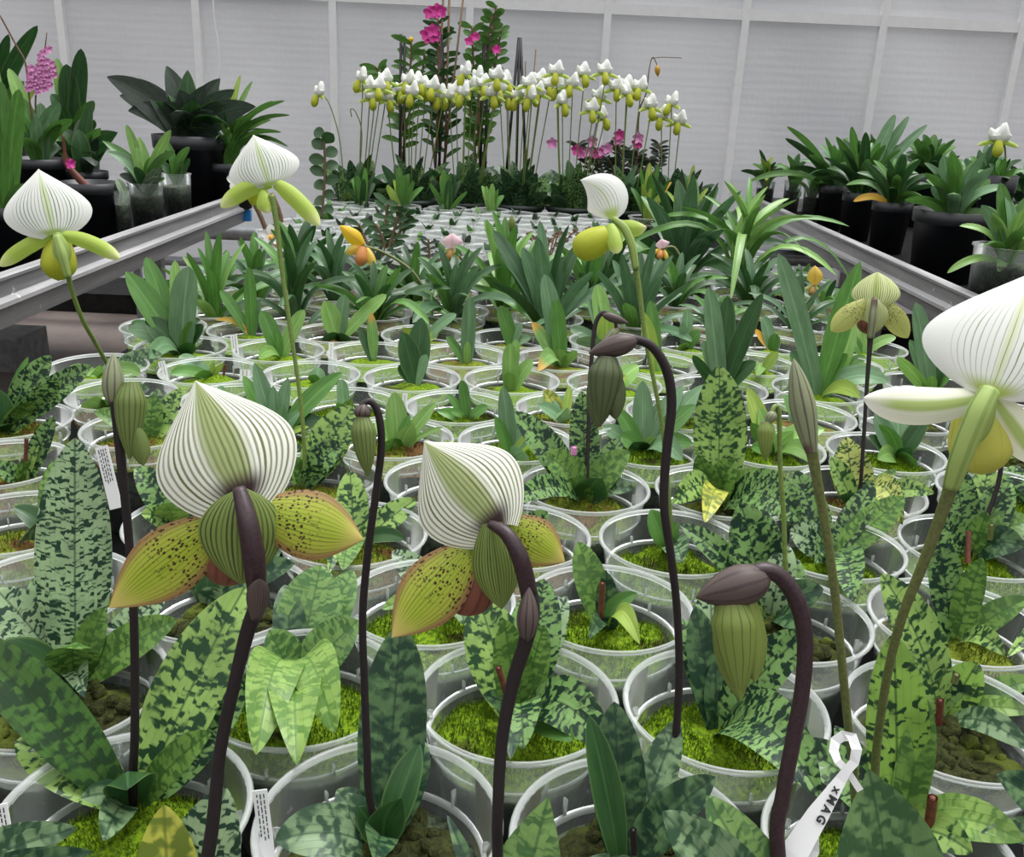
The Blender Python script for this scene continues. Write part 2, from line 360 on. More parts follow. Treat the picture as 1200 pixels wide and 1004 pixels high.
M['pink'] = simple('petal_pink', (.72, .27, .55), .5, var=.2, scale=200.)
M['mag'] = simple('petal_magenta', (.62, .04, .30), .5, var=.2, scale=200.)
M['stemd'] = simple('stem_dark_purple', (.014, .007, .009), .6, var=.4, scale=1100.)
M['stemp'] = simple('stem_plum', (.030, .013, .017), .45, var=.4, scale=700.)
M['stemg'] = simple('stem_green', (.15, .22, .045), .5, var=.2, scale=500.)
M['stemo'] = simple('stem_olive', (.13, .15, .045), .5, var=.25, scale=500.)
M['cut'] = simple('stem_reddish_brown', (.13, .035, .02), .6, var=.3, scale=300.)
M['cane'] = simple('cane_brown', (.16, .10, .055), .7, var=.3, scale=200.)
M['tagw'] = simple('tag_white', (.80, .80, .80), .4)
M['ink'] = simple('ink_black', (.012, .012, .014), .5)
M['blackpot'] = simple('black_plastic', (.0085, .0095, .012), .42, var=.2, scale=40.)
M['stake'] = simple('stake_black', (.01, .01, .012), .5)
M['benchtop'] = simple('bench_matting_black', (.009, .009, .0095), .95, spec=.1, var=.3, scale=60.)
def alum():
    t = NT('aluminium'); tc = t.n('TexCoord').outputs['Object']
    mp = t.n('Mapping', {'Vector': tc, 'Scale': (40., 2.5, 40.)}).outputs[0]
    n = t.noise(mp, 1.2, 4., .6); n2 = t.noise(tc, 30., 3., .7)
    c = t.mix(t.step(n, .3, .75), (.33, .325, .33), (.50, .49, .49)); c = t.mix(t.step(n2, .66, .74), c, (.75, .74, .73))
    return t.solid(c, t.math('ADD', .38, t.math('MULTIPLY', n, .2)), .4)
M['alu'] = alum()
M['galv'] = simple('pipe_grey', (.42, .44, .46), .4, .5, var=.15)
M['barw'] = simple('bar_white', (.90, .90, .90), .35, var=.03)
M['kerb'] = simple('kerb_black', (.016, .016, .015), .9, var=.5, scale=14.)
M['block'] = simple('block_grey', (.36, .36, .365), .9, var=.2, scale=30.)
t = NT('floor_concrete'); tc = t.n('TexCoord').outputs['Object']
a = t.noise(tc, 2.2, 5., .65); b = t.noise(tc, 45., 3., .7)
c = t.mix(t.step(a, .35, .7), (.17, .135, .12), (.27, .22, .195)); c = t.mix(t.math('MULTIPLY', t.step(b, .5, .75), .3), c, (.26, .22, .2))
M['floor'] = t.solid(c, t.math('ADD', .35, t.math('MULTIPLY', a, .5)), normal=t.bump(b, .2, .004))
t = NT('wall_bubble_film'); tc = t.n('TexCoord').outputs['Object']; xz = t.n('SeparateXYZ', {0: tc})
row = t.math('SINE', t.math('MULTIPLY', xz.outputs[2], 190.))
wv = t.noise(t.n('Mapping', {'Vector': tc, 'Scale': (3., 1., 24.)}).outputs[0], 2., 3., .6)
big = t.noise(tc, 1.3, 2., .5)
vo = t.n('TexVoronoi', {'Vector': tc, 'Scale': 42., 'Randomness': .5}).outputs['Distance']
h = t.math('ADD', t.math('MULTIPLY', row, .25), t.math('ADD', t.math('MULTIPLY', vo, .9), wv))
c = t.mix(t.step(big, .3, .7), (.70, .70, .715), (.79, .79, .80)); c = t.mix(t.math('MULTIPLY', t.step(wv, .52, .75), .25), c, (.86, .86, .88))
p = t.n('BsdfPrincipled', {'Base Color': c, 'Roughness': .42, 'Specular IOR Level': .5}); t.put(p, 'Normal', t.bump(h, .22, .006))
tl = t.n('BsdfTranslucent', {'Color': c}); x = t.n('MixShader', {0: .5}); t.put(x, 1, p.outputs[0]); t.put(x, 2, tl.outputs[0])
t.t.links.new(x.outputs[0], t.out.inputs[0]); M['wall'] = t.m
# ------------------------------------------------------------------ pots and moss
MOSSZ = BENCH + .101
def pot_mesh(zs, mats):
    """thin clear pot with a moulded step inside at height zs"""
    b = MB(); rs = .046 + (.0655 - .046) * zs / .118
    b.lathe([(0, .001), (.044, .001), (.046, .003), (rs - .0032, zs - .003), (rs - .0004, zs), (.0662, .121)], 48, mi=0)
    b.lathe([(.0660, .1205), (.0688, .1208), (.0701, .1225), (.0692, .1246), (.0674, .1247), (.0660, .1228)], 56, mi=1)
    b.lathe([(rs - .0034, zs - .003), (rs - .0032, zs - .0004), (rs - .0002, zs + .0006), (rs + .0002, zs - .001)], 48, mi=1)
    for i in range(9):
        a = i * 2 * math.pi / 9 + .2; r = rs - .0002
        k = len(b.v); b.box((r - .0018, -.0006, zs), (r + .0014, .0006, zs + (.007 if i % 3 else .012)), mi=1)
        R = np.array([[math.cos(a), -math.sin(a), 0], [math.sin(a), math.cos(a), 0], [0, 0, 1]]); b.v[k] = b.v[k] @ R.T
    me = b.mesh('pot'); me.materials.append(M[mats[0]]); me.materials.append(M[mats[1]]); return me
POT = pot_mesh(.1018, ('clear', 'rim')); POTD = pot_mesh(.094, ('clear', 'rim')); POTC = pot_mesh(.1018, ('cup', 'rim'))
_b = MB(); _b.lathe([(0, .004), (.0435, .004), (.0590, .094), (0, .095)], 32); SOIL = _b.mesh('potting_mix'); SOIL.materials.append(M['soil'])
_b = MB(); _b.lathe([(0, .004), (.0435, .004), (.0570, .085), (0, .086)], 32); SOILD = _b.mesh('potting_mix'); SOILD.materials.append(M['soil'])
DROP = .0095
def moss_mesh(seed, blades, chunk, mat):
    rg = np.random.default_rng(seed); b = MB(); n = 36; rings = 13
    ph = rg.uniform(0, 6, 8); fx = rg.uniform(40, 170, (8, 2)) * rg.choice([-1, 1], (8, 2))
    def h(x, y): return sum(math.sin(fx[i, 0] * x + fx[i, 1] * y + ph[i]) for i in range(8)) / 8
    amp = .012 if chunk else .006
    def top(x, y):
        r = math.hypot(x, y) / .0600
        return .0985 + amp * h(x, y) + .004 * (1 - r * r) - .006 * max(0, r - .85) / .15
    v = [(0, 0, top(0, 0))]; f = []
    for j in range(1, rings + 1):
        r = .0600 * j / rings
        for i in range(n):
            a = 2 * math.pi * i / n; x, y = r * math.cos(a), r * math.sin(a); v.append((x, y, top(x, y)))
    for i in range(n):
        f.append((0, 1 + i, 1 + (i + 1) % n))
        for j in range(rings - 1):
            p = 1 + j * n; q = p + n; f.append((p + i, q + i, q + (i + 1) % n, p + (i + 1) % n))
    b.add(v, f)
    if blades:
        bv = []; bf = []
        for i in range(blades):
            r = .0588 * math.sqrt(rg.random()); a = rg.uniform(0, 6.283); x, y = r * math.cos(a), r * math.sin(a)
            if h(x, y) < -.22: continue
            z = top(x, y) - .001; hh = rg.uniform(.004, .0085); g = rg.uniform(0, 6.283); w = .00065
            dx, dy = w * math.cos(g), w * math.sin(g); lx, ly = rg.normal(0, .0022, 2); k = len(bv)
            bv += [(x - dx, y - dy, z), (x + dx, y + dy, z), (x + lx, y + ly, z + hh)]; bf.append((k, k + 1, k + 2))
        b.add(bv, bf)
    if chunk:
        for i in range(46):
            r = .052 * math.sqrt(rg.random()); a = rg.uniform(0, 6.283); x, y = r * math.cos(a), r * math.sin(a); s = rg.uniform(.008, .016)
            z = top(x, y); d = nrm(rg.normal(0, 1, 3)) * s * .6
            b.egg((x - d[0], y - d[1], z - d[2] * .5), (x + d[0], y + d[1], z + d[2] * .5), s, 6, 4)
    me = b.mesh('moss', smooth=not blades); me.materials.append(M[mat]); return me
MOSS = {k: [moss_mesh(s + i, 0, k == 'md', k) for i in range(3)] for s, k in ((1, 'mg'), (11, 'mm'), (21, 'md'))}
MOSSN = {'mg': [moss_mesh(31 + i, 2600, False, 'mg') for i in range(3)], 'mm': [moss_mesh(41 + i, 1500, False, 'mm') for i in range(2)], 'md': [moss_mesh(51 + i, 0, True, 'md') for i in range(3)]}
RNG = random.Random(5)
def leaf_obj(root, B, T, W, mat, arch=.08, prof='oval', k=.62, fold=.2, cup=0., name='leaf', label=None, nu=8, nv=14):
    b = MB(); b.blade(B, T, W, arch, prof, fold, cup, k, nu, nv, wave=.012 if prof in ('oval', 'broad') and nv > 12 else 0)
    o = b.build(name, [M[mat]], root, off=root['_o'])
    if label: o['label'] = label
    return o
def new_root(name, loc, label, cat='potted orchid', group=None):
    r = empty(name, loc, label, cat, group); r['_o'] = [float(x) for x in loc]; return r
ROOTS = []
def pot_plant(key, P, moss, label, group='orchids in clear pots on the middle bench', cat='potted orchid', name='potted_orchid', scale=1.):
    """clear pot with moss at world point P (x, y); returns the Empty"""
    loc = V(P[0], P[1], BENCH); r = new_root(name, loc, label, cat, group); ROOTS.append(r)
    d = depth(loc + V(0, 0, .1)); rot = RNG.uniform(0, 6.28)
    deep = d < 1.02
    for nm, me in (('pot', POTD if deep else POT), ('potting_mix', SOILD if deep else SOIL), ('moss', RNG.choice((MOSSN if d < 1.25 else MOSS)[moss]))):
        o = link(nm, me, r); o.rotation_euler.z = rot
        if deep and nm == 'moss': o.location.z = -DROP; o.scale = (.945, .945, 1)
    return r
def P3(q, d): return atd(q[0], q[1], d + (q[2] / 100 if len(q) > 2 else 0))
def stem(root, pts, rpx, mat, d=None, name='flower_stem', label=None, n=8):
    """pts: world points; rpx: radius"""
    b = MB(); b.tube(pts, rpx, n, 5); o = b.build(name, [M[mat]], root, off=root['_o'])
    if label: o['label'] = label
    return o
class Flower:
    def __init__(s, root, d, c, label=None, name='flower'):
        s.r = root; s.d = d; s.c = atd(c[0], c[1], d); s.nc = nrm(CAM - s.c)
        s.e = empty(name, s.c - np.array(root['_o'])); s.e.parent = root
        if label: s.e['label'] = label
    def part(s, name, B, T, wpx, mat, prof='petal', fold=0., cup=-.5, bulge=.15, nrm_=None, nu=14, nv=22, arch=None, lobe=0.):
        b = MB(); B = P3(B, s.d); T = P3(T, s.d); n = s.nc if nrm_ is None else nrm(V(*nrm_) @ np.array([MC[:, 0] @ np.eye(3), MC[:, 1], MC[:, 2]]))
        b.blade(B, T, wpx * s.d / F, bulge, prof, fold, cup, .5, nu, nv, normal=n, bend=s.nc if arch is None else nrm(V(*arch)), lobe=lobe)
        return b.build(name, [M[mat]], s.e, off=s.c)
    def egg(s, name, A, B, wpx, mat, prof=None, flat=1., n=18, m=16):
        b = MB(); b.egg(P3(A, s.d), P3(B, s.d), wpx * s.d / F, n, m, prof, flat, side=MC[:, 0]); return b.build(name, [M[mat]], s.e, off=s.c)
    def tube(s, name, pts, rpx, mat, n=10):
        b = MB(); b.tube([P3(p, s.d) for p in pts], [r * s.d / F for r in rpx] if hasattr(rpx, '__len__') else rpx * s.d / F, n, 5); return b.build(name, [M[mat]], s.e, off=s.c)
POUCH = lambda t: (.62 + .38 * math.sin(min(t / .6, 1) * math.pi / 2)) if t < .6 else max(max(math.cos((t - .6) / .4 * math.pi / 2), 0) ** .55, .02)
BUDP = lambda t: max(math.sin(math.pi * min(max(t ** .8, .004), .992)) ** .75, .04)
BUDT = lambda t: max(min(1, .5 + t * 2.2) * max(1 - t ** 2.6, 0) ** .9, .05)
# ------------------------------------------------------------------ the middle bench: every pot by its rim centre in the photo
# key: (rim x, rim y, moss, crown x, crown y | None, label, leaves[(tip x, tip y, width, dy cm, material, arch, profile)])
PL = {}
def P(key, cx, cy, moss, crown, label, leaves=()): PL[key] = (cx, cy, moss, crown, label, list(leaves))
S = 'strap'; B_ = 'broad'
# front row, pots below the frame
P('a', 215, 1150, 'md', (222, 1120), 'orchid with yellow spotted leaf and purple stem of the largest striped flower', [
  (192,943,82,3,'yel',.06), (264,922,104,4,'m1',.08), (120,1060,60,-2,'m3',.2), (330,1050,60,0,'m3',.2)])
P('b', 600, 1160, 'md', (602, 1130), 'orchid with broad green-tipped leaf and plum stem bearing the tilted striped flower', [
  (643,933,104,3,'ms',.05,'point'), (524,955,26,5,'m3',.30), (715,1000,46,0,'m3p',.2), (560,1090,50,-2,'m3',.2)])
P('c', 890, 1160, 'md', (880, 1130), 'orchid with two grey clouded leaves below the purple hooked stem with the fat bud', [
  (776,951,98,1,'m3p',.12), (828,932,90,4,'ms',.12), (960,1060,50,0,'m3',.2)])
P('d', -75, 1120, 'md', (-50, 1075), 'orchid with low green clouded leaf reaching in beside the white plant label', [
  (90,970,64,0,'m3p',.22), (110,998,40,-2,'m3',.2), (30,1000,40,2,'m3',.2)])
# second row
P('e', 138, 955, 'mg', (148, 950), 'orchid with one huge bright mottled leaf and a tall dark closed-bud stem', [
  (287,688,92,7,'m2',.05), (-45,740,76,2,'m4d',.06), (18,868,76,3,'m2',.16), (247,857,44,0,'m4',.08), (290,790,88,5,'m2d',.08), (150,925,62,-4,'dk',.5,B_), (122,985,40,-2,'m3p',.3), (95,935,34,-1,'m3p',.3)])
P('f', 431, 953, 'md', (436, 985), 'orchid with tall dark clouded leaf behind a thin dark stem and small hanging bud', [
  (470,730,86,7,'m3',.02), (492,872,42,3,'dk',.08), (498,868,52,5,'m3',.12), (408,930,34,1,'m3p',.12), (470,935,52,-1,'dk',.25,B_), (322,985,66,-2,'m3p',.3), (395,925,50,5,'m3p',.1), (440,1010,44,-6,'m3',.3), (420,945,36,2,'dk',.1)])
P('g', 755, 960, 'md', (742, 1000), 'orchid with broad clouded leaf and the tall dark hooked stem of the pleated bud', [
  (720,822,68,5,'m3',.03), (690,838,40,3,'dk',.05), (770,880,30,6,'m3',.1), (795,842,52,5,'m3p',.05), (838,910,56,1,'m3',.15), (700,1010,40,-3,'m3p',.2)])
P('h', 1045, 1010, 'mg', (1060, 990), 'orchid behind the biggest grey-green mottled leaf, with the two green flower stems', [
  (1018,901,112,-7,'mg3',.04,'point',(1050,1130,-10)), (1047,742,76,5,'m2l',.03), (1087,820,44,3,'m4',.05), (1200,985,56,-1,'lime',.45), (1112,962,24,0,'m3p',.1), (925,870,60,4,'m2d',.3), (978,850,40,5,'m2d',.1), (1140,1000,50,-4,'m2',.4)])
P('i', 1255, 1030, 'md', (1240, 1020), 'orchid with dark angular leaf at the bench corner beyond the red cut stem', [
  (1168,908,74,1,'m3',.1), (1150,975,44,0,'m3p',.3), (1330,930,50,2,'m3',.1)])
# third row
P('j', 98, 802, 'md', (112, 800), 'orchid with tall pale leaf speckled in dark dashes and rosette of folded young leaves', [
  (88,513,88,6,'m1',.02), (-5,690,70,1,'m1',.08), (122,712,40,2,'m4',.05), (98,760,62,-4,'m4',.45,B_), (207,726,52,1,'m4',.1), (197,690,44,5,'m1',.05), (-10,760,54,-2,'dk',.12), (100,818,34,-4,'m1',.5,B_), (30,850,50,-4,'m3',.35), (170,740,44,2,'dk',.1)])
P('k', 372, 815, 'mg', (362, 812), 'orchid with broad light mottled leaf and lime leaves arching over its pot rim', [
  (376,662,84,6,'ms',.03), (414,668,54,7,'ms',.03), (315,738,52,0,'ms',.04), (420,727,62,1,'ms',.06), (300,884,60,-9,'lime',.6), (348,897,66,-9,'lime',.42,B_), (393,860,58,-7,'lime',.6), (334,685,42,5,'m3',.2), (285,798,30,0,'m3',.4)])
P('l', 612, 818, 'mg', (612, 848), 'orchid with heart-tipped young leaf and mottled leaves in mossy pot under the tilted flower', [
  (560,698,78,5,'m2',.03), (638,678,72,7,'m2d',.02), (664,698,40,8,'m1',.05), (590,725,50,1,'m4',.04), (638,732,46,2,'m4',.04), (613,878,48,-5,'m2d',.5), (716,880,62,-3,'m2d',.5), (566,814,26,-1,'m3',.3), (598,890,26,-5,'m3',.4), (672,868,40,-3,'g',.2)])
P('m', 862, 822, 'mg', (850, 852), 'orchid in bright mossy pot behind the purple hook, wide mottled leaf drooping over its rim', [
  (832,680,56,6,'m1',.03), (815,710,46,4,'m3',.05), (948,740,64,-1,'m2d',.1), (962,935,78,-4,'m2d',.42,B_), (838,775,30,2,'m3',.1), (800,725,36,6,'m2d',.1)])
P('n', 1113, 836, 'md', (1105, 842), 'orchid with long bright leaf bending back over the pot behind, brown cut stem inside', [
  (1032,672,62,3,'m2',.14), (1146,776,50,1,'m2l',.04), (1110,780,40,4,'m2d',.05), (1075,785,40,5,'m3',.05), (1215,795,32,2,'m4',.15), (1210,835,28,0,'lime',.3), (1205,878,34,-2,'m3p',.3)])
# fourth row
P('o', 58, 690, 'mg', (85, 700), 'orchid mostly hidden behind the tall dashed leaf, plain leaf curling from the moss', [
  (68,652,34,2,'m3',.1), (58,665,26,-1,'dk',.4), (30,715,36,-2,'m3p',.4)])
P('p', 255, 702, 'md', (232, 712), 'orchid with dark smooth leaves in dark-chunk pot behind the largest flower', [
  (225,640,30,3,'m3',.04), (330,640,46,4,'m3',.1), (345,660,40,2,'m3',.15), (248,648,30,2,'dk',.1), (260,690,26,-2,'m3p',.3), (290,640,40,5,'m2d',.1)])
P('q', 500, 705, 'mg', (520, 715), 'orchid half hidden under the tilted flower with a silvery tongue leaf', [
  (460,645,40,3,'m1',.1), (555,690,36,1,'m4',.15), (545,732,28,-2,'m3p',.4), (448,714,24,-2,'lime',.3), (520,660,36,4,'m2',.1)])
P('r', 702, 712, 'mg', (700, 742), 'orchid with lime upright leaf and brown stub of stem in bright mossy pot', [
  (678,634,42,4,'m4',.02), (711,670,28,1,'m3',.02), (747,695,24,0,'g',.35), (718,722,24,-2,'m3',.2), (750,755,24,-4,'ly',.5), (690,748,20,-3,'m3',.3)])
P('s', 914, 735, 'md', (895, 728), 'orchid with upright dark mottled leaf behind purple hook and thin stem of small green bud', [
  (868,588,68,3,'m2d',.02), (893,596,48,5,'m2d',.05), (796,614,36,4,'m2d',.2), (838,690,50,2,'m2',.1), (935,655,44,3,'m2d',.1), (965,690,44,0,'m3',.2), (925,640,42,2,'m1',.3), (945,745,34,-2,'m3',.3)])
P('t', 1126, 720, 'mm', (1122, 748), 'orchid with yellow-flecked dark leaf rising behind the bright back-bent leaf', [
  (1097,620,44,3,'m2d',.04), (1151,653,34,1,'m4',.03), (1205,700,34,0,'m4',.1), (1178,768,26,-4,'m2',.3), (1108,690,26,2,'m2d',.05)])
P('u', 1290, 720, 'mg', (1270, 720), 'orchid at the bench edge whose leaf tip shows past the mixed-moss pot', [(1180,770,26,-3,'m2',.3), (1230,650,40,3,'m2d',.1)])
# fifth row
P('v', 18, 612, 'mm', (62, 640), 'orchid with smooth upright leaf beside the dashed leaf, in mossy pot', [
  (66,538,36,4,'m4',.04), (16,594,28,0,'dk',.35), (20,640,30,-2,'m3',.4)])
P('w', 240, 612, 'mm', (200, 625), 'orchid with lime curled leaves behind the dark bud stem', [
  (158,548,46,1,'m2d',.3), (190,590,40,-2,'lime',.4), (165,602,30,-2,'m2',.4), (255,560,40,4,'m2d',.1)])
P('x', 422, 640, 'mm', (425, 655), 'orchid with wavy mottled leaves spreading behind the small hanging bud', [
  (410,551,40,4,'m2',.02), (488,585,36,2,'m2',.06), (475,632,22,-1,'dk',.25), (375,645,28,-1,'m2',.3), (385,672,24,-3,'m2',.4), (402,668,36,-4,'m4',.3)])
P('y', 607, 627, 'mm', (615, 640), 'orchid in reddish mossy pot with dark leaves behind the tilted flower', [
  (642,600,36,1,'m2d',.1), (648,640,40,-2,'m3',.3), (628,610,30,2,'m3',.1), (600,590,26,4,'m2',.1)])
P('z', 787, 630, 'mg', (780, 636), 'orchid with small oval leaf in mossy pot crossed by the tall dark stem', [
  (762,597,30,1,'g',.04), (794,612,22,0,'g',.1), (800,660,34,-3,'m3p',.3), (800,640,22,-2,'dk',.3)])
P('A', 978, 640, 'mg', (978, 658), 'orchid with dark diagonal mottled leaf in mossy pot behind the slim bud stem', [
  (933,551,42,5,'m2d',.03), (1060,582,42,2,'m4',.04), (1024,566,34,4,'m2d',.03), (925,622,44,1,'m1',.25), (1000,705,40,-3,'m2d',.3), (955,660,50,-3,'m2d',.5,B_), (912,580,40,6,'m2d',.1)])
P('B', 1148, 640, 'mg', (1142, 655), 'orchid with dark mottled leaves behind the big white flower, brown stub before it', [
  (1117,538,42,4,'m2d',.02), (1160,540,38,6,'m2',.02), (1184,565,46,3,'m2d',.08), (1157,600,28,0,'m4',.03), (1100,600,36,1,'m2d',.1), (1210,610,46,0,'m4',.3), (1200,640,44,-3,'m3',.4)])
# sixth row
P('C', 4, 535, 'mm', (30, 560), 'orchid with narrow upright mottled leaf and cut red stem near the bench edge', [
  (64,488,28,2,'m2d',.03), (30,535,18,0,'m4',.1), (-10,545,26,0,'m2d',.2), (45,520,16,1,'m2',.1)])
P('D', 372, 555, 'mm', (358, 566), 'orchid with wide bright mottled leaf and green stem of the white striped flower beside it', [
  (414,476,56,4,'m2',.04), (330,510,34,3,'m2',.1), (378,545,26,-1,'m2d',.25), (402,520,40,1,'m2d',.2), (345,535,20,0,'m4',.1)])
P('E', 520, 557, 'md', (512, 562), 'orchid seedling in dark-chunk pot behind the tilted flower', [(525,515,26,4,'m2',.1), (545,525,24,2,'m2',.15), (490,560,16,-1,'m3',.3), (500,548,14,1,'dk',.3)])
P('F', 679, 572, 'mm', (682, 592), 'orchid with splayed mottled leaves and thin dark hooked stem of a narrow bud', [
  (603,482,42,3,'m2d',.08), (682,458,38,5,'m2d',.02), (636,532,44,0,'m4',.25), (738,529,40,1,'m4',.2), (599,590,30,-2,'m2d',.3), (655,545,34,1,'m3p',.1), (743,573,26,-1,'m3p',.4), (728,512,30,4,'m2d',.1), (705,560,46,-3,'dk',.3,B_), (668,560,36,-1,'m4',.1)])
P('G', 838, 570, 'md', (836, 588), 'orchid with the giant bright zigzag-mottled upright leaf and a yellowed lower leaf', [
  (843,428,66,4,'m2',.02), (818,533,34,0,'m4',.06), (862,538,38,0,'m4',.2), (905,556,28,-1,'lime',.35), (788,590,36,-1,'m2',.4), (826,612,30,-3,'yel',.4), (938,610,60,0,'m2d',.35), (870,575,40,1,'m2d',.2)])
P('H', 1007, 572, 'mm', (1002, 592), 'orchid with sunny yellow mottled leaf behind the dark stem of the round striped flower', [
  (992,512,52,4,'ym',.02,B_), (974,535,28,2,'m2',.05), (1032,566,30,0,'m2d',.1), (1050,550,20,2,'m4',.05), (1095,578,26,0,'m2',.3), (1058,615,32,-3,'ym',.5), (985,580,22,-1,'dk',.3)])
P('I', 1167, 572, 'mg', (1180, 580), 'orchid at the bench edge behind the big yellow pouch, dark stub rising', [(1205,585,36,-1,'m2d',.3), (1190,545,30,3,'m2d',.1), (1140,552,26,3,'m2',.1)])
# seventh row
P('J', 40, 490, 'mm', (28, 505), 'orchid with spreading mottled leaves nearest the aisle at the block', [
  (60,416,40,3,'m2d',.03), (108,428,38,3,'m2d',.05), (72,443,32,1,'m2d',.05), (-5,455,36,0,'dk',.15), (-5,500,36,-3,'dk',.3), (33,418,16,3,'g',.03), (40,470,26,0,'m4',.1)])
P('K', 158, 497, 'mm', (166, 512), 'orchid half hidden by the tall closed bud, green flower stem leaning to the aisle', [
  (180,462,30,2,'m4',.06), (205,470,34,3,'m2',.05), (185,455,24,4,'m3p',.06), (110,482,26,0,'m4',.2), (150,520,20,-2,'lime',.3), (212,455,26,4,'m2',.05)])
P('L', 318, 508, 'mg', (328, 508), 'orchid with fan of many narrow blue-green leaves behind the largest flower', [
  (298,425,22,2,'bl',.03), (285,440,20,3,'g',.03), (338,442,18,2,'bl',.03), (320,452,16,1,'bl',.05), (402,436,26,2,'g',.1), (332,474,18,-1,'bl',.05), (305,470,18,0,'bl',.08), (378,492,26,0,'dk',.2), (300,478,18,1,'dk',.1), (352,482,18,0,'bl',.1), (270,470,20,2,'dk',.1), (362,500,10,-1,'ly',.1)])
P('M', 462, 508, 'mm', (466, 522), 'orchid with soft light-green spoon leaves in front of the shiny dark twin-leaf pot', [
  (462,459,28,2,'lg',.04), (511,472,20,1,'lg',.06), (484,496,30,-1,'lg',.1,B_), (440,492,26,1,'lg',.1), (480,486,14,1,'g',.05), (448,520,26,-2,'g',.3), (520,500,8,-1,'lg',.1)])
P('N', 603, 515, 'mg', (597, 534), 'orchid with upright sage leaves and one yellow lower leaf in mossy pot', [
  (589,452,22,2,'bl',.02), (580,488,18,0,'g',.03), (627,488,22,1,'bl',.05), (628,506,18,0,'ly',.05), (620,536,22,-2,'bl',.2), (612,490,14,2,'g',.04)])
P('O', 765, 522, 'mg', (760, 528), 'orchid with large rosette of sage strap leaves behind the tall dark hooked stem', [
  (753,446,26,3,'bl',.02), (722,478,22,1,'g',.05), (815,474,26,2,'g',.06), (800,452,26,4,'bl',.06), (706,500,24,1,'bl',.1), (812,520,24,-1,'g',.2), (742,518,28,-2,'dk',.1), (800,540,26,-2,'bl',.3), (775,470,22,2,'bl',.04), (725,512,26,-1,'g',.15), (768,512,22,-2,'lg',.1), (828,450,24,4,'bl',.06)])
P('Q', 900, 522, 'mg', (908, 532), 'orchid with flat broad light-green leaves lying over its rim, one yellow-edged leaf', [
  (876,454,24,3,'ly',.02), (966,503,34,1,'lg',.25,B_), (930,505,32,-1,'lg',.25,B_), (880,495,22,0,'g',.1), (880,525,20,-1,'g',.2), (955,543,22,-2,'lg',.3), (890,478,20,2,'lg',.05)])
P('R', 1037, 527, 'mg', (1052, 538), 'orchid with smooth sage and dark leaves behind the white flower petal', [
  (1086,488,24,1,'dk',.05), (1025,485,26,2,'bl',.05), (1052,482,30,3,'bl',.05), (1030,497,18,-1,'g',.3), (1028,538,24,-2,'lg',.3), (1075,540,24,-1,'g',.2), (1018,510,18,1,'dk',.1), (1068,525,20,-2,'dk',.2)])
P('S', 1172, 524, 'md', (1180, 535), 'small orchid with thin leaves in pot beyond the yellow pouch', [(1165,540,18,0,'g',.2), (1200,535,16,0,'lg',.2), (1190,510,14,2,'g',.1)])
# eighth row
P('T', 141, 461, 'mm', (120, 478), 'orchid in rusty-mossed pot behind the closed bud', [(95,474,18,-1,'lg',.2), (175,455,26,3,'m3',.2), (130,470,18,-2,'g',.3), (170,480,20,1,'m2',.2)])
P('U', 285, 462, 'mm', (270, 470), 'orchid mostly hidden by the tip of the largest flower, rounded small leaves', [(258,452,14,1,'bl',.05), (275,466,14,0,'bl',.1), (240,470,16,0,'m3',.2)])
P('W', 402, 471, 'mg', (400, 480), 'orchid with one sage round leaf and lime leaflets behind the small hanging bud', [(400,444,15,1,'bl',.02), (412,468,14,-1,'lime',.1), (395,472,8,0,'g',.1)])
P('X', 526, 472, 'mg', (537, 488), 'orchid with pair of slim upright leaves before the lone young shoot pot', [(541,445,14,1,'g',.02), (525,462,11,1,'g',.05), (512,482,18,-1,'g',.1,B_), (572,476,14,0,'g',.15), (528,482,10,-1,'g',.2)])
P('Y', 656, 470, 'mm', (652, 486), 'orchid with cream-edged yellowing leaf beneath the pleated bud', [(638,456,22,2,'yel',.04), (668,452,12,2,'ly',.03), (655,463,20,2,'bl',.1), (632,475,18,0,'bl',.2), (650,492,20,-2,'bl',.3)])
P('Z', 793, 484, 'mg', (798, 492), 'orchid with few sage leaves between the tall dark stem and the giant zigzag leaf', [(812,460,18,2,'bl',.05), (782,468,16,2,'bl',.1), (800,475,14,0,'g',.1)])
P('AA', 945, 484, 'mm', (938, 496), 'orchid in clear open pot right of the fuzzy upright bud, thin dark leaves', [(920,462,12,3,'g',.1), (925,485,14,1,'dk',.2), (958,482,14,0,'g',.2)])
P('AB', 1055, 484, 'md', (1062, 488), 'orchid under the white petal tip, a few pale blades', [(1040,478,12,0,'lg',.2), (1085,470,14,2,'lg',.1), (1075,495,16,-1,'lg',.3)])
P('AC', 1158, 478, 'md', (1165, 484), 'orchid shaded behind the large white flower, small leaves only', [(1140,462,14,2,'g',.1), (1178,470,14,1,'g',.1), (1150,490,14,-1,'lg',.3)])
# ninth row
P('AD', 123, 427, 'mg', (128, 438), 'orchid with flat leaves and rusty moss in wide pot at the aisle edge', [(80,432,14,0,'lg',.15), (165,438,20,-1,'lg',.15), (135,418,10,2,'bl',.1), (105,440,14,-1,'lg',.2), (190,415,28,2,'m3p',.1)])
P('AE', 242, 433, 'mg', (245, 440), 'orchid with low flat leaves and brown dry stub beside a white tag', [(210,417,20,1,'bl',.05), (200,438,16,-1,'g',.2), (250,424,8,0,'ly',.05), (262,425,9,0,'ly',.1), (228,440,12,-1,'g',.2)])
P('AF', 367, 436, 'mg', (374, 445), 'orchid seedling of one round grey leaf in wide mossy pot', [(373,430,20,1,'bl',.05,B_), (362,440,12,0,'g',.2)])
P('AG', 486, 441, 'mg', (490, 450), 'orchid with two shiny dark oval leaves in bright mossy pot', [(472,389,30,1,'dk',.03), (494,372,30,3,'dk',.03), (467,428,18,0,'dk',.06), (500,415,14,1,'bl',.05)])
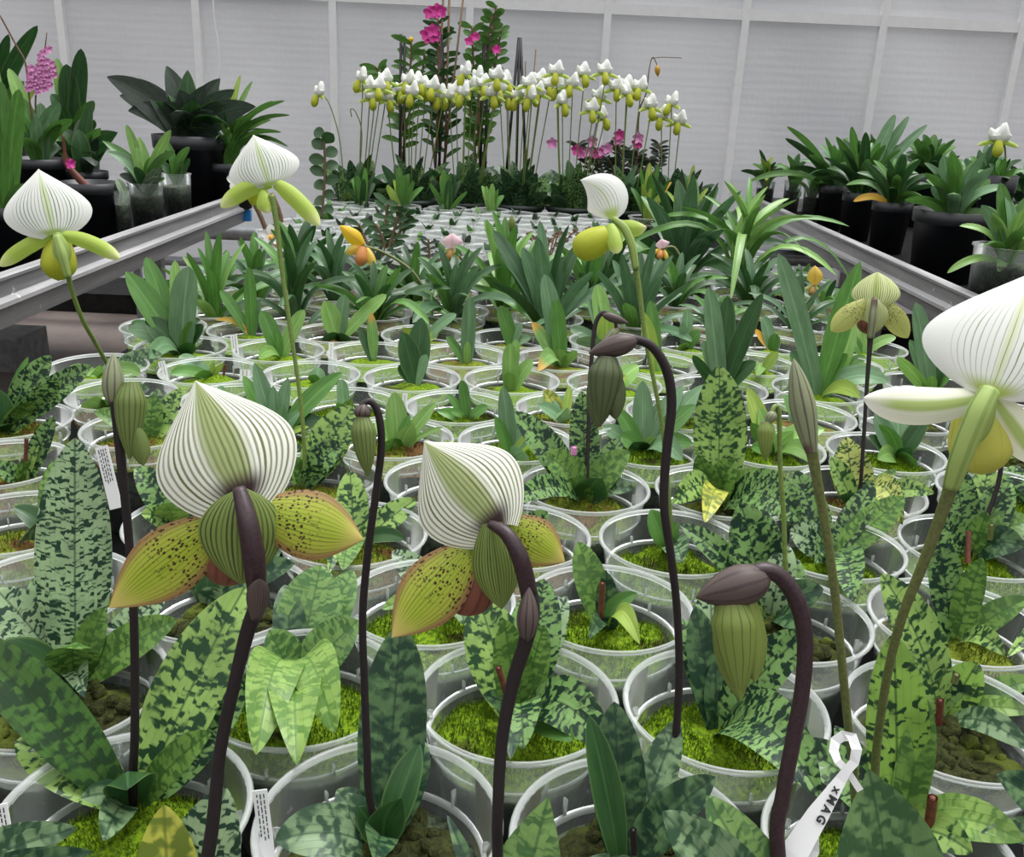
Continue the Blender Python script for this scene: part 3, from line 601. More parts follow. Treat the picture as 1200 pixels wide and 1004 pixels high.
P('AH', 603, 442, 'mg', (601, 456), 'orchid with lone pale young shoot of folded leaves in mossy pot', [(598,402,20,0,'lg',.02), (624,421,18,1,'lg',.06), (605,397,14,2,'lg',.03), (596,436,16,-1,'lg',.1)])
P('AI', 718, 444, 'mg', (715, 452), 'orchid hidden behind the pleated bud with lime leaves at its back', [(748,428,26,2,'lg',.1), (735,440,16,0,'ly',.1), (700,430,14,2,'g',.1)])
P('AJ', 848, 455, 'md', (852, 450), 'orchid with three tall stiff paddle leaves above the giant zigzag leaf', [
  (830,336,24,2,'bl',.02), (853,346,24,3,'dk',.02), (894,343,26,1,'dk',.03), (824,400,18,1,'bl',.05), (886,424,22,-1,'dk',.1), (812,416,16,0,'dk',.08)])
P('AL', 962, 456, 'mg', (961, 464), 'orchid with two very tall sword leaves spreading in a V behind the fuzzy bud', [
  (912,297,28,2,'bl',.03,S), (1008,306,30,2,'g',.02), (926,412,24,1,'bl',.1), (1042,448,28,-1,'bl',.45), (993,414,16,0,'g',.08), (1008,466,20,-2,'ly',.3), (985,400,18,3,'lg',.03)])
P('AM', 1083, 450, 'mg', (1087, 457), 'orchid with stiff upright grey-green leaves left of the big white flower', [
  (1073,354,24,2,'bl',.02), (1119,367,22,2,'dk',.03), (1052,418,18,0,'lg',.03), (1066,398,16,2,'bl',.03), (1093,440,12,-1,'lg',.05), (1112,440,14,0,'g',.1)])
# tenth row
P('AN', 209, 405, 'mg', (210, 414), 'orchid with tall dark arching leaves in mossy pot at the aisle edge', [
  (147,318,34,1,'g',.06), (171,301,24,4,'g',.02), (222,312,34,2,'bl',.06,S), (205,305,18,4,'lg',.02), (170,374,34,-1,'dk',.15), (224,376,18,0,'g',.03), (238,380,18,1,'dk',.08), (150,386,30,0,'bl',.3), (226,402,20,-2,'dk',.15), (175,420,20,-2,'bl',.3)])
P('AO', 322, 411, 'mg', (325, 419), 'orchid with an olive leaf and a pale leaf making a V beside a white tag', [(306,364,22,1,'g',.03), (357,363,20,1,'lg',.06), (325,388,9,0,'g',.02), (303,420,14,-2,'lg',.2)])
P('AP', 431, 414, 'mg', (434, 423), 'orchid with pair of slim dark upright leaves, white tag at its rim', [(422,385,15,1,'dk',.03), (435,366,14,2,'ot',.02)])
P('AQ', 541, 418, 'mm', (545, 428), 'orchid with one long silvery leaf and a short dark leaf', [(551,347,18,1,'bl',.02), (523,394,13,0,'g',.06), (548,400,9,0,'lg',.02)])
P('AR', 650, 420, 'mm', (652, 428), 'orchid with tall twin leaves and an orange-tipped pale leaf', [(638,321,24,3,'bl',.02), (651,350,20,1,'g',.02), (623,377,20,0,'ot',.04), (676,411,14,-1,'lg',.1), (655,408,18,-1,'lg',.06), (630,435,20,-2,'ot',.3)])
P('AS', 762, 426, 'mg', (764, 432), 'orchid with upright lime pair of leaves beside the thin green flower stem', [(753,365,20,1,'ly',.02), (762,352,18,3,'g',.02), (780,420,16,0,'lg',.2)])
P('AT', 893, 428, 'mg', (906, 436), 'orchid with small yellowish leaf behind the V of sword leaves', [(912,412,16,0,'ly',.05), (886,440,14,-1,'lg',.2)])
P('AU', 990, 428, 'mg', (992, 436), 'orchid with pale leaves half hidden by the tall sword leaf', [(1000,385,18,2,'lg',.03), (980,410,14,0,'g',.05), (1015,418,14,0,'g',.15)])
# eleventh row
P('AV', 197, 385, 'mg', (175, 390), 'orchid behind the tall arching one at the aisle edge, low leaves only', [(155,376,20,1,'bl',.15), (190,380,14,1,'g',.1), (235,375,14,0,'dk',.1)])
P('AW', 294, 389, 'mg', (297, 396), 'orchid with two long narrow leaves, one leaning toward the aisle', [(258,340,15,1,'g',.04), (292,313,15,2,'g',.02), (304,350,10,2,'bl',.02), (252,375,8,0,'or',.4)])
P('AX', 397, 391, 'mm', (398, 397), 'orchid with bright pale V of three leaves and flat dark lower leaves', [(380,352,28,0,'lg',.02), (404,345,18,2,'bl',.02), (453,345,18,1,'lg',.04), (378,395,18,-1,'dk',.1), (410,395,16,-1,'dk',.1)])
P('AY', 497, 393, 'mm', (500, 400), 'orchid with lime twin leaflets behind the shiny dark oval leaves', [(471,384,14,0,'ly',.1), (514,392,12,0,'ly',.2), (535,368,14,1,'bl',.15), (497,375,14,2,'bl',.05)])
P('AZ', 607, 398, 'mm', (606, 406), 'orchid with dark slanting leaf over a strong mossy tuft', [(586,358,20,1,'g',.04), (610,378,14,1,'bl',.05), (622,395,12,0,'bl',.1)])
P('BA', 722, 400, 'mm', (716, 402), 'orchid with pale leaf pleats behind the narrow hooked bud', [(700,333,22,3,'lg',.02), (712,365,24,0,'ly',.1), (668,385,18,0,'bl',.1), (690,350,16,2,'bl',.06), (675,398,16,-1,'bl',.1)])
P('BB', 818, 402, 'mg', (810, 408), 'orchid with small upright leaves left of the paddle-leaved one', [(806,362,14,2,'bl',.02), (800,378,12,0,'bl',.04), (820,388,16,0,'g',.06), (795,405,14,-1,'lg',.2)])
P('BC', 900, 404, 'mg', (903, 410), 'orchid with orange dying leaf beside a round green one', [(895,370,16,2,'bl',.03), (909,391,14,0,'g',.03), (884,385,10,1,'or',.03)])
P('BD', 1015, 406, 'mg', (1010, 412), 'orchid with fresh lime fan under the round striped flower', [(1003,375,18,2,'lg',.02), (1022,382,12,1,'lg',.04), (1050,395,14,0,'lg',.2), (995,392,14,1,'g',.05)])
# ------------------------------------------------------------------ generators
def grow(root, crown, n, h, spread, w, mats, seed, arch=.25, prof='strap', lean=(.15, 1.0), lo=0., nv=10, fold=.28):
    """n leaves round a crown; h tallest, spread widest reach (metres)"""
    r = random.Random(seed); a0 = r.uniform(0, 6.28)
    for i in range(n):
        a = a0 + i * 2.399 + r.uniform(-.3, .3); t = (i + .5) / n
        q = lean[0] + (lean[1] - lean[0]) * t
        hh = h * (1 - .75 * q * q) * r.uniform(.82, 1.05) + lo; rr = spread * q * r.uniform(.75, 1.1)
        T = crown + V(math.cos(a) * rr, math.sin(a) * rr, max(hh, .012))
        B = crown + V(math.cos(a), math.sin(a), 0) * w * .25
        leaf_obj(root, B, T, w * r.uniform(.8, 1.15), r.choice(mats), arch * (.4 + q), prof, .35, fold, nu=4, nv=nv)
def leafy(root, pts, rad, n, L, W, mat, smat, seed, name='cane', droop=.2, both=True, start=.1):
    """a leafy cane: stem with leaves along it in one foliage mesh"""
    stem(root, pts, rad, smat, name=name, n=6)
    r = random.Random(seed); b = MB(); P_ = [np.asarray(p, float) for p in pts]
    for i in range(n):
        t = (start + (1 - start) * (i + .5) / n) * (len(P_) - 1); k = min(int(t), len(P_) - 2); p = P_[k] + (P_[k+1] - P_[k]) * (t - k)
        d = nrm(P_[k+1] - P_[k]); a = (i % 2) * math.pi + r.uniform(-.9, .9) if both else r.uniform(0, 6.28)
        s = V(math.cos(a), math.sin(a) * .8, 0); T = p + nrm(s + d * r.uniform(.2, .8) - UP * droop * r.random()) * L * r.uniform(.7, 1.1)
        b.blade(p, T, W * r.uniform(.8, 1.1), .12, 'oval', .15, 0, .75, 4, 6)
    return b.build('foliage', [M[mat]], root, off=root['_o'])
# ------------------------------------------------------------------ pots of the middle bench: positions, pushed apart where rims would touch
FAR = {}
def Fp(key, cx, cy, n, h, sp, w, mats, label, arch=.25, prof='strap', lean=(.15, 1.), tips=()): FAR[key] = (cx, cy, n, h, sp, w, mats, label, arch, prof, lean, tips)
Fp('f1', 252, 362, 11, 82, 50, 13, ['g','g','lg'], 'fan of a dozen upright green leaves at the aisle end, beside a white tag', .15)
Fp('f2', 345, 366, 9, 95, 60, 15, ['bg','g','dk'], 'arching blue-green strap plant behind the slim stem of the white striped flower', .3)
Fp('f3', 440, 365, 12, 62, 75, 14, ['dk','g','dk'], 'low dark strap plant spreading below the golden flower')
Fp('f4', 532, 362, 11, 70, 65, 14, ['bg','dk','g'], 'bushy grey-green strap plant below the pink flower')
Fp('f5', 640, 372, 8, 98, 80, 20, ['bg','g','dk'], 'strap plant with very long leaves slanting over the seedling pots', .12, tips=((578,270,22,3),(612,290,20,2),(655,300,26,2),(640,315,22,0),(690,330,22,2)))
Fp('f6', 745, 374, 9, 85, 55, 16, ['bg','g','bg'], 'upright blue-green strap plant behind the green flower stem', .1)
Fp('f7', 838, 376, 7, 40, 50, 10, ['bg','g'], 'short blue-green plant behind the tall paddle leaves')
Fp('f8', 935, 378, 9, 55, 60, 10, ['bg','dk'], 'thin-leaved dark plant behind the left sword leaf')
Fp('f9', 205, 344, 6, 30, 30, 10, ['g','dk'], 'small low plant in the aisle-end pot behind the tall arching one')
Fp('g1', 300, 343, 8, 70, 45, 13, ['dk','g','bg'], 'dark strap plant behind the green fan')
Fp('g2', 392, 344, 11, 70, 70, 12, ['dk','bg'], 'dense dark strap plant under the golden flower stem', .35)
Fp('g3', 486, 346, 9, 60, 60, 12, ['bg','dk','g'], 'grey-green strap plant between the golden and the pink flower', .3)
Fp('g4', 588, 352, 10, 95, 60, 17, ['g','lg','g'], 'bright green strap fan standing right of the pink flower', .2)
Fp('g5', 690, 350, 8, 75, 60, 18, ['dk','g'], 'dark broad strap plant under the yellow pouch')
Fp('g6', 792, 352, 9, 55, 55, 11, ['bg','dk','g'], 'grey-green plant beneath the small white-topped flower', .35)
Fp('g7', 880, 352, 9, 58, 70, 12, ['bg','dk'], 'blue-green plant arching under the pale grassy one', .35)
Fp('g8', 968, 350, 6, 30, 40, 9, ['dk','g'], 'small dark plant right of the pale grassy one')
Fp('h1', 262, 327, 7, 40, 40, 10, ['g','bg'], 'low green plant near the grey pipes')
Fp('h2', 350, 329, 9, 75, 50, 14, ['g','dk'], 'upright dark-green plant behind the white daisy-like blooms')
Fp('h3', 436, 330, 8, 45, 55, 10, ['dk','bk'], 'dark plant below the leafy cane clump')
Fp('h4', 527, 331, 8, 45, 45, 9, ['dk','g'], 'dark plant carrying the pink flower on its thin stalk')
Fp('h5', 620, 333, 9, 60, 55, 12, ['g','bg'], 'green strap plant behind the bright fan', .3)
Fp('h6', 712, 332, 7, 55, 50, 14, ['dk','bg'], 'dark plant hidden behind the yellow-pouched flower')
Fp('h7', 866, 331, 14, 105, 90, 12, ['lg','lg','g'], 'pale green grassy orchid arching high by the bench rail', .45)
Fp('h8', 800, 318, 12, 105, 95, 24, ['dk','g','dk','bg'], 'big dark broad-leaved orchid before the pale wall', .2, 'oval')
Fp('h9', 938, 330, 5, 28, 30, 9, ['bg','g'], 'little plant in the pot under the bench rail end')
pos = {}
for k, v in PL.items(): pos[k] = onz(v[0], v[1], RIM)[:2].copy()
for k, v in FAR.items(): pos[k] = onz(v[0], v[1], RIM)[:2].copy()
orig = {k: p.copy() for k, p in pos.items()}
keys = list(pos)
for it in range(160):
    mv = 0
    for i, a in enumerate(keys):
        for b in keys[i+1:]:
            d = pos[b] - pos[a]; L = math.hypot(*d)
            if L < .1428:
                u = d / L * (.1428 - L) * .5; pos[a] -= u; pos[b] += u; mv += 1
    if not mv: break
print('relax', it, max(np.linalg.norm(pos[k] - orig[k]) for k in keys))
YMAX = max(p[1] for p in pos.values())
R_ = {}; CR = {}
for k, (cx, cy, moss, crown, label, leaves) in PL.items():
    r = pot_plant(k, pos[k], moss, label); R_[k] = r
    sh = pos[k] - orig[k]
    mz = MOSSZ - (DROP if depth(V(*pos[k], RIM)) < 1.02 else 0); c = onz(crown[0], crown[1], mz); c[:2] += sh
    dv = c[:2] - pos[k]; L = math.hypot(*dv)
    if L > .05: c[:2] = pos[k] + dv / L * .05
    CR[k] = c; d = depth(c)
    for lf in leaves:
        tx, ty, w, dy, mat = lf[:5]; arch = lf[5] if len(lf) > 5 else .08
        prof = lf[6] if len(lf) > 6 else ('strap' if mat in ('g','bl','dk','lg') and w < 26 and d > 1.2 else 'oval')
        T = aty(tx, ty, c[1] + dy / 100); B = c + V(T[0] - c[0], T[1] - c[1], 0) * .05 + V(0, 0, -.003)
        if len(lf) > 7: B = aty(lf[7][0], lf[7][1], c[1] + lf[7][2] / 100); B[2] = max(B[2], MOSSZ)
        if T[2] < MOSSZ + .01:
            T2 = onz(tx, ty, RIM + .003)
            T = T2 if np.linalg.norm(T2[:2] - pos[k]) > .058 else onz(tx, ty, MOSSZ + .014)
        elif T[2] < RIM and np.linalg.norm(T[:2] - pos[k]) > .062: T = onz(tx, ty, RIM + .003)
        near = d < 1.1
        leaf_obj(r, B, T, w * d / F, mat, arch, prof, .62, .34 if prof == 'broad' else .22, nu=8 if near else 4, nv=16 if near else 9)
for i, (k, (cx, cy, n, h, sp, w, mats, label, arch, prof, lean, tips)) in enumerate(FAR.items()):
    r = pot_plant(k, pos[k], 'mm', label, 'strap-leaved orchids in clear pots at the far end of the middle bench'); R_[k] = r
    c = V(pos[k][0], pos[k][1], MOSSZ); CR[k] = c; d = depth(c); s = d / F
    grow(r, c, int(n * 1.6), h * 1.3 * s, sp * 1.6 * s, w * .92 * s, mats, 100 + i, arch * 1.25, prof, (lean[0], lean[1] * 1.12))
    for tx, ty, tw, dy in tips: leaf_obj(r, c, aty(tx, ty, c[1] + dy / 100), tw * s, mats[0], .06, 'strap', nu=4, nv=10)
# cut flower stubs
def stub(k, bx, by, tx, ty, rpx, mat='cut', hollow=True):
    c = CR[k]; d = depth(c); B = aty(bx, by, c[1] - .012); T = aty(tx, ty, c[1] - .012); rr = rpx * d / F
    if B[2] < MOSSZ - .01: B = onz(bx, by, MOSSZ - .004)
    b = MB(); b.tube([B, (B + T) / 2, T], [rr, rr, rr * 1.05], 10, 2, cap=False); t = nrm(T - B)
    b.tube([T, T - t * rr * 3], [rr * .6, rr * .5], 10, 1); b.build('cut_stem', [M[mat]], R_[k], off=R_[k]['_o'])
stub('l', 594, 815, 584, 782, 3.6); stub('h', 1088, 972, 1093, 934, 5.5); stub('n', 1118, 800, 1121, 790, 4, 'stemo'); stub('n', 1100, 850, 1102, 820, 4)
stub('r', 704, 725, 706, 683, 3.2); stub('g', 743, 1000, 742, 972, 3.6, 'stemd'); stub('B', 1134, 660, 1135, 622, 3); stub('B', 1160, 632, 1162, 615, 3, 'stemo')
stub('C', 30, 540, 31, 514, 2.2); stub('F', 672, 532, 673, 524, 3.5, 'pink'); stub('AE', 262, 440, 264, 427, 1.5)
# ------------------------------------------------------------------ the big flowers
def dark_stem(k, pts, d, rpx, mat, base=None):
    """pts px from the flower down; the lowest point runs into the crown"""
    c = CR[k] if base is None else onz(base[0], base[1], MOSSZ); n = len(pts); dc = depth(c)
    Q = [atd(p[0], p[1], d + (dc - d) * (i / n) ** 1.5) for i, p in enumerate(pts)] + [c + V(0, 0, -.004)]
    R = [r * d / F for r in (rpx if hasattr(rpx, '__len__') else [rpx] * n)] + [(rpx[-1] if hasattr(rpx, '__len__') else rpx) * d / F]
    return stem(R_[k], Q[::-1], R[::-1], mat, n=10)
# largest purple-stemmed flower, seen from behind
d = .41; f = Flower(R_['a'], d, (280, 585), 'cream flower with green stripes and lime petals seen from behind')
f.egg('pouch', (280,605,1.8), (262,684,2.6), 76, 'f3k', POUCH)
f.part('petal', (258,612,.6), (128,712,1.6), 84, 'f3p', 'point', cup=-.25, bulge=.10, nu=18)
f.part('petal', (300,598,.6), (426,632,1.4), 84, 'f3p', 'point', cup=-.25, bulge=.10, nu=18)
f.part('dorsal_sepal', (286,582,0), (229,446,.9), 168, 'f3d', 'dorsal', cup=-.42, bulge=.16, nu=28, nv=30, lobe=.16)
f.part('ventral_sepal', (284,572,-.3), (284,684,.5), 100, 'f3s', 'round', cup=-.55, bulge=.22, nu=22)
f.tube('ovary', [(280,572,-.9), (290,610,-1.3), (297,650,-1.2), (301,690,-.8)], [7.5, 12, 13.5, 11], 'stemp', 14)
dark_stem('a', [(300,680), (302,706), (290,740), (275,800), (258,880), (244,1000)], d - .008, [11, 10.5, 9, 8, 8, 9], 'stemd')
f.part('bract', (300,728,-.8), (304,678,-1.7), 26, 'bract', 'petal', cup=-.5)
# tilted plum-stemmed flower
d = .425; f = Flower(R_['b'], d, (570, 620), 'cream flower with green stripes tilting to one side, seen from behind')
f.egg('pouch', (566,650,1.4), (538,716,2.6), 70, 'f3k', POUCH)
f.part('petal', (553,640,.6), (459,747,.4), 78, 'f3p', 'point', cup=-.25, bulge=.1, nu=18)
f.part('petal', (592,612,1.0), (662,658,1.6), 60, 'f3p', 'point', cup=-.25, bulge=.1, nu=18)
f.part('dorsal_sepal', (584,618,0), (497,517,.8), 138, 'f3d', 'dorsal', cup=-.42, bulge=.18, nu=28, nv=30, lobe=.12)
f.part('ventral_sepal', (576,612,-.3), (588,714,.8), 58, 'f3s', 'petal', cup=-.6, bulge=.25, nu=20)
f.tube('ovary', [(574,614,-.6), (594,626,-1.1), (610,655,-1.2), (620,695,-.8)], [5, 8.5, 10.5, 10], 'stemp', 14)
dark_stem('b', [(619,688), (622,720), (615,755), (601,800), (588,870), (583,960), (583,1004)], d - .008, [10, 11, 9, 8.5, 7.5, 7, 7], 'stemd')
f.egg('bract', (617,752,-1.2), (620,688,-1.3), 25, 'bract', BUDP)
# purple hook with fat bud
def bud(k, d, A, B, w, mat, bmat=None, hA=None, hB=None, hw=0, flat=.85, label=None, tip=None, prof=BUDT):
    c = CR[k]; e = Flower(R_[k], d, A, label, 'bud')
    e.egg('bud_body', (*A, 0), (*B, 0), w, mat, prof, flat)
    if bmat:
        b = MB(); a_, b_ = P3(hA, d), P3(hB, d); b.egg(a_, b_, hw * d / F, 16, 12, BUDP, .9, side=MC[:, 0]); b.build('bract', [M[bmat]], e.e, off=e.c)
    if tip:
        for A_, B_2, w_ in tip: e.part('sepal', (*A_, -.35), (*B_2, -.1), w_, mat, 'petal', cup=-.9, bulge=.12)
    return e
d = .44
bud('c', d, (858,700), (868,818), 56, 'budl', 'bract', (904,676), (816,700), 50, label='veined green bud under a mauve hood', tip=[((846,702),(868,822),40), ((878,700),(885,800),34)])
dark_stem('c', [(872,680), (892,668), (915,676), (934,705), (943,745), (941,800), (931,860), (918,930), (912,1004)], d, [9, 10, 10, 10.5, 10, 9.5, 9.5, 9.5, 9.5], 'stemp')
# pleated bud on the tall dark hook
d = .51
bud('g', d, (712,418), (703,500), 43, 'budd', 'bract', (748,398), (690,414), 26, label='dark pleated bud hanging under a mauve bract', tip=[((712,420),(722,492),32), ((700,424),(700,502),26)])
dark_stem('g', [(728,402), (745,398), (766,408), (782,436), (787,475), (781,530), (778,590), (786,650), (793,710), (796,790), (791,880), (788,910)], d, [5, 5.5, 5.5, 6, 6, 5.8, 5.5, 5.2, 5, 5, 5, 5], 'stemd', (781,945))
# small hanging bud
d = .50
bud('f', d, (424,488), (431,558), 31, 'bud', 'bract', (423,492), (427,472), 20, label='small olive bud hanging from its hooked stem')
dark_stem('f', [(423,476), (433,470), (443,484), (447,520), (441,575), (432,640), (425,720), (427,800), (430,880), (433,935)], d, [3.6, 4, 4.6, 4.6, 4.6, 4.8, 4.8, 4.8, 5, 5], 'stemd')
# tall closed bud by the dashed leaf
d = .50
bud('e', d, (153,448), (152,538), 38, 'bud', 'bractg', (132,476), (133,414), 25, label='closed striped green bud beside its pointed bract', tip=[((160,500),(168,546),22)])
dark_stem('e', [(135,468), (138,500), (144,560), (150,620), (156,700), (158,780), (158,860), (156,905)], d, [6.5, 6, 5.5, 5.2, 5.4, 5.4, 5.6, 6], 'stemd')
# narrow hooked bud behind
d = depth(CR['F']) - .01
bud('F', d, (724,385), (702,408), 12, 'bractg', 'bract', (705,368), (737,379), 11, label='narrow brown-green bud on a thin hook')
dark_stem('F', [(722,384), (720,374), (708,366), (699,376), (695,400), (692,440), (690,500), (688,545)], d, [2, 2.4, 2.6, 2.6, 2.5, 2.5, 2.5, 2.5], 'stemd')
# fuzzy upright bud and its green stem, white flower on its arching stem (one plant)
d = .47; e = Flower(R_['h'], d, (940, 500), 'slender fuzzy grey-green bud standing upright', 'bud')
e.egg('bud_body', (951,530,0), (930,420,0), 31, 'bractg', lambda t: max((.45 + .55 * math.sin(min(t / .55, 1) * 1.5708)) * max(1 - max(0, (t - .45) / .55) ** 1.8, 0) ** .8, .03), .9)
dark_stem('h', [(949,515), (957,560), (968,620), (979,700), (988,790), (996,870), (1000,900)], d, [8, 6, 5.5, 5.5, 5.5, 5.5, 6], 'stemo', (1006,985))
d = .42; f = Flower(R_['h'], d, (1158, 462), 'big white flower with green lines and yellow pouch, seen from behind')
f.egg('pouch', (1148,468,1.6), (1150,556,2.4), 74, 'f7k', POUCH)
f.egg('pouch_lobe', (1160,492,2.2), (1186,500,2.6), 34, 'f7k')
f.part('petal', (1162,462,.4), (1012,466,.2), 46, 'f7p', 'petal', cup=-.5, bulge=-.16, nu=16, arch=tuple(UP))
f.part('petal', (1164,466,.4), (1222,548,1.2), 46, 'f7p', 'petal', cup=-.5, bulge=.14, nu=16)
f.part('dorsal_sepal', (1160,464,0), (1212,318,1.2), 190, 'fw7', 'dorsal', cup=-.35, bulge=.2, nu=30, nv=30)
f.part('ventral_sepal', (1162,460,-.2), (1128,530,1.0), 34, 'ovg', 'petal', cup=-.6, bulge=.2)
f.tube('ovary', [(1160,458,-.7), (1146,485,-1.0), (1126,535,-.8), (1114,572,-.3)], [11, 14, 12.5, 9], 'ovg', 14)
dark_stem('h', [(1115,568), (1104,600), (1082,660), (1058,720), (1042,780), (1032,840), (1026,895)], d - .003, [8.5, 7.2, 6.4, 6, 5.8, 6, 6.5], 'stemo', (1024,985))
# green flower stem with small bud
d = depth(CR['s']) - .04
bud('s', d, (897,494), (897,540), 21, 'budl', 'bractg', (908,482), (898,497), 13, label='tiny striped bud nodding from a green stem')
dark_stem('s', [(903,488), (908,476), (913,486), (914,540), (918,600), (920,655), (921,690)], d, [2.4, 3, 3.2, 3, 3, 3, 3], 'stemg')
# white fine-lined flower by the bench rail (a)
d = .95; f = Flower(R_['K'], d, (66, 278), 'white green-veined flower seen from behind with spread green petals')
f.egg('pouch', (70,282,1.5), (68,329,2), 40, 'fwk', POUCH)
f.part('petal', (60,276,.4), (0,312,.4), 18, 'fwp', 'strap', cup=-.5, bulge=-.10, arch=tuple(UP * -1))
f.part('petal', (72,276,.4), (140,303,.4), 18, 'fwp', 'strap', cup=-.5, bulge=.14, arch=tuple(UP))
f.part('dorsal_sepal', (63,275,0), (45,198,.6), 96, 'fwd', 'dorsal', cup=-.35, bulge=.16, nu=28, nv=26, lobe=.04)
f.part('ventral_sepal', (66,272,-.4), (78,312,.4), 20, 'ovg', 'petal', cup=-.7, bulge=.25)
f.tube('ovary', [(66,276,-1), (73,298,-1), (80,325,-.6)], [4, 6.5, 4], 'ovg')
dark_stem('K', [(79,318), (84,340), (97,375), (112,402), (127,430), (140,465)], d, [3.2, 2.8, 2.6, 2.6, 2.6, 2.6], 'stemg')
# (b) the one by the pale wall
d = .98; f = Flower(R_['D'], d, (316, 220), 'white green-veined flower seen from below behind, petals like a moustache')
f.part('petal', (318,214,.2), (259,243,0), 20, 'fwp', 'strap', cup=-.5, bulge=.18, arch=tuple(UP))
f.part('petal', (322,214,.2), (374,264,0), 20, 'fwp', 'strap', cup=-.5, bulge=.12, arch=tuple(UP))
f.part('dorsal_sepal', (316,218,0), (297,158,.8), 84, 'fwd', 'dorsal', cup=-.35, bulge=.18, nu=28, nv=26)
f.part('ventral_sepal', (308,222,.1), (314,250,-.2), 22, 'fwp', 'petal', cup=-.6, bulge=.2)
f.egg('pouch', (304,222,1.5), (296,240,2.5), 18, 'fwk', POUCH)
dark_stem('D', [(318,228), (324,260), (331,320), (341,390), (351,460), (357,530)], d, [3.8, 3.4, 2.8, 2.6, 2.6, 2.6], 'stemg')
# (c) side view with yellow pouch
d = .86; f = Flower(R_['z'], d, (716, 258), 'white hooded flower turned sideways with fat lime-yellow pouch')
f.egg('pouch', (713,276,0), (672,296,.2), 36, 'fwk', lambda t: max((.72 + .28 * math.sin(min(t / .5, 1) * 1.57)) * max(1 - max(0, (t - .5) / .5) ** 2.6, 0) ** .55, .02), 1.)
f.part('petal', (714,262,-.6), (724,297,-1.6), 17, 'fwp', 'strap', cup=-.4, bulge=.2)
f.part('petal', (722,262,.8), (758,266,1.6), 20, 'fwp', 'petal', cup=-.5, bulge=-.2, arch=tuple(UP))
f.part('dorsal_sepal', (717,256,0), (680,211,.2), 52, 'fws', 'dorsal', cup=-.5, bulge=.36, nu=22, arch=tuple(nrm(MC[:, 0] * .8 + UP * .8)))
f.part('ventral_sepal', (726,272,.3), (714,292,.3), 22, 'fwp', 'petal', cup=-.4, bulge=.2)
f.tube('ovary', [(718,256,-.2), (732,268,-.4), (741,290,-.4), (745,315,-.2)], [3.4, 5, 5, 4], 'ovg')
dark_stem('z', [(744,308), (749,340), (757,400), (767,450), (776,500), (783,570), (786,622)], d, [3.6, 3.2, 2.6, 2.6, 2.6, 2.6, 2.6], 'stemg')
# (d) small round striped flower
d = depth(CR['H']) - .02; f = Flower(R_['H'], d, (1022, 355), 'round cream flower with green stripes and speckled drooping petals')
f.egg('pouch', (1022,364,1.2), (1016,392,1.6), 28, 'f3k', POUCH)
f.part('petal', (1016,352,.3), (974,388,.3), 26, 'f6p', 'oval', cup=-.3, bulge=.16)
f.part('petal', (1034,352,.3), (1064,396,.3), 26, 'f6p', 'oval', cup=-.3, bulge=.16)
f.part('dorsal_sepal', (1025,362,0), (1028,319,.8), 54, 'f6d', 'round', cup=-.4, bulge=.25, nu=24)
f.part('ventral_sepal', (1024,348,-.3), (1022,392,.6), 34, 'f6d', 'round', cup=-.6, bulge=.2)
f.tube('ovary', [(1025,350,-.9), (1023,372,-1.1), (1020,396,-.6)], [3.4, 4.6, 4.4], 'bractg')
dark_stem('H', [(1020,390), (1019,410), (1016,450), (1013,500), (1010,545), (1008,570)], d - .003, [4, 3, 2.4, 2.3, 2.3, 2.3], 'stemd')
# dark stem rising to a flower hidden behind the big white one
stem(R_['B'], [CR['B'], aty(1169, 570, CR['B'][1] + .02), aty(1175, 510, CR['B'][1] + .03)], .0024, 'stemd')
# golden and pink flowers of the far rows
def paph(k, d, c, up, w, sm, pm, km, pts, label, psz=1.):
    f = Flower(R_[k], d, c, label); x, y = c
    f.part('dorsal_sepal', (x + 2, y, 0), (x + up[0], y + up[1], -.6), w, sm, 'broad', cup=-.5, bulge=.35, nu=12, nv=12)
    f.part('petal', (x, y, 0), (x - 20 * psz, y + 9 * psz, -.6), 11 * psz, pm, 'petal', cup=-.4, bulge=.3, nu=8, nv=10)
    f.part('petal', (x + 3, y, 0), (x + 14 * psz, y + 26 * psz, -.6), 11 * psz, pm, 'petal', cup=-.4, bulge=.3, nu=8, nv=10)
    f.egg('pouch', (x, y + 2, -.4), (x - 3, y + 24 * psz, -1.), 15 * psz, km, POUCH, n=12, m=10)
    Q = [f.c] + [atd(p[0], p[1], d + (depth(CR[k]) - d) * (i + 1) / (len(pts) + 1)) for i, p in enumerate(pts)] + [CR[k]]
    stem(R_[k], Q[::-1], .0028, 'stemo', n=6); return f
paph('f4', depth(CR['f4']) - .01, (425, 288), (-27, -24), 18, 'ysep', 'ypet', 'ypou', [(450, 296), (480, 315), (498, 338)], 'golden flower with copper pouch on a long leaning stem')
paph('h4', depth(CR['h4']) - .02, (528, 292), (2, -19), 26, 'psep', 'ppet', 'ppou', [(540, 302), (548, 320)], 'pale pink flower with bronze pouch', .6)
paph('g6', depth(CR['g6']) - .01, (775, 292), (0, -12), 18, 'psep', 'ypet', 'ypou', [(790, 290), (800, 310), (800, 335)], 'small flower with white top and golden petals', .5)
paph('f8', depth(CR['f8']) + .02, (953, 335), (2, -24), 18, 'ypet', 'f6p', 'ppou', [(950, 350)], 'buff brown-speckled flower seen at the rail', .5)
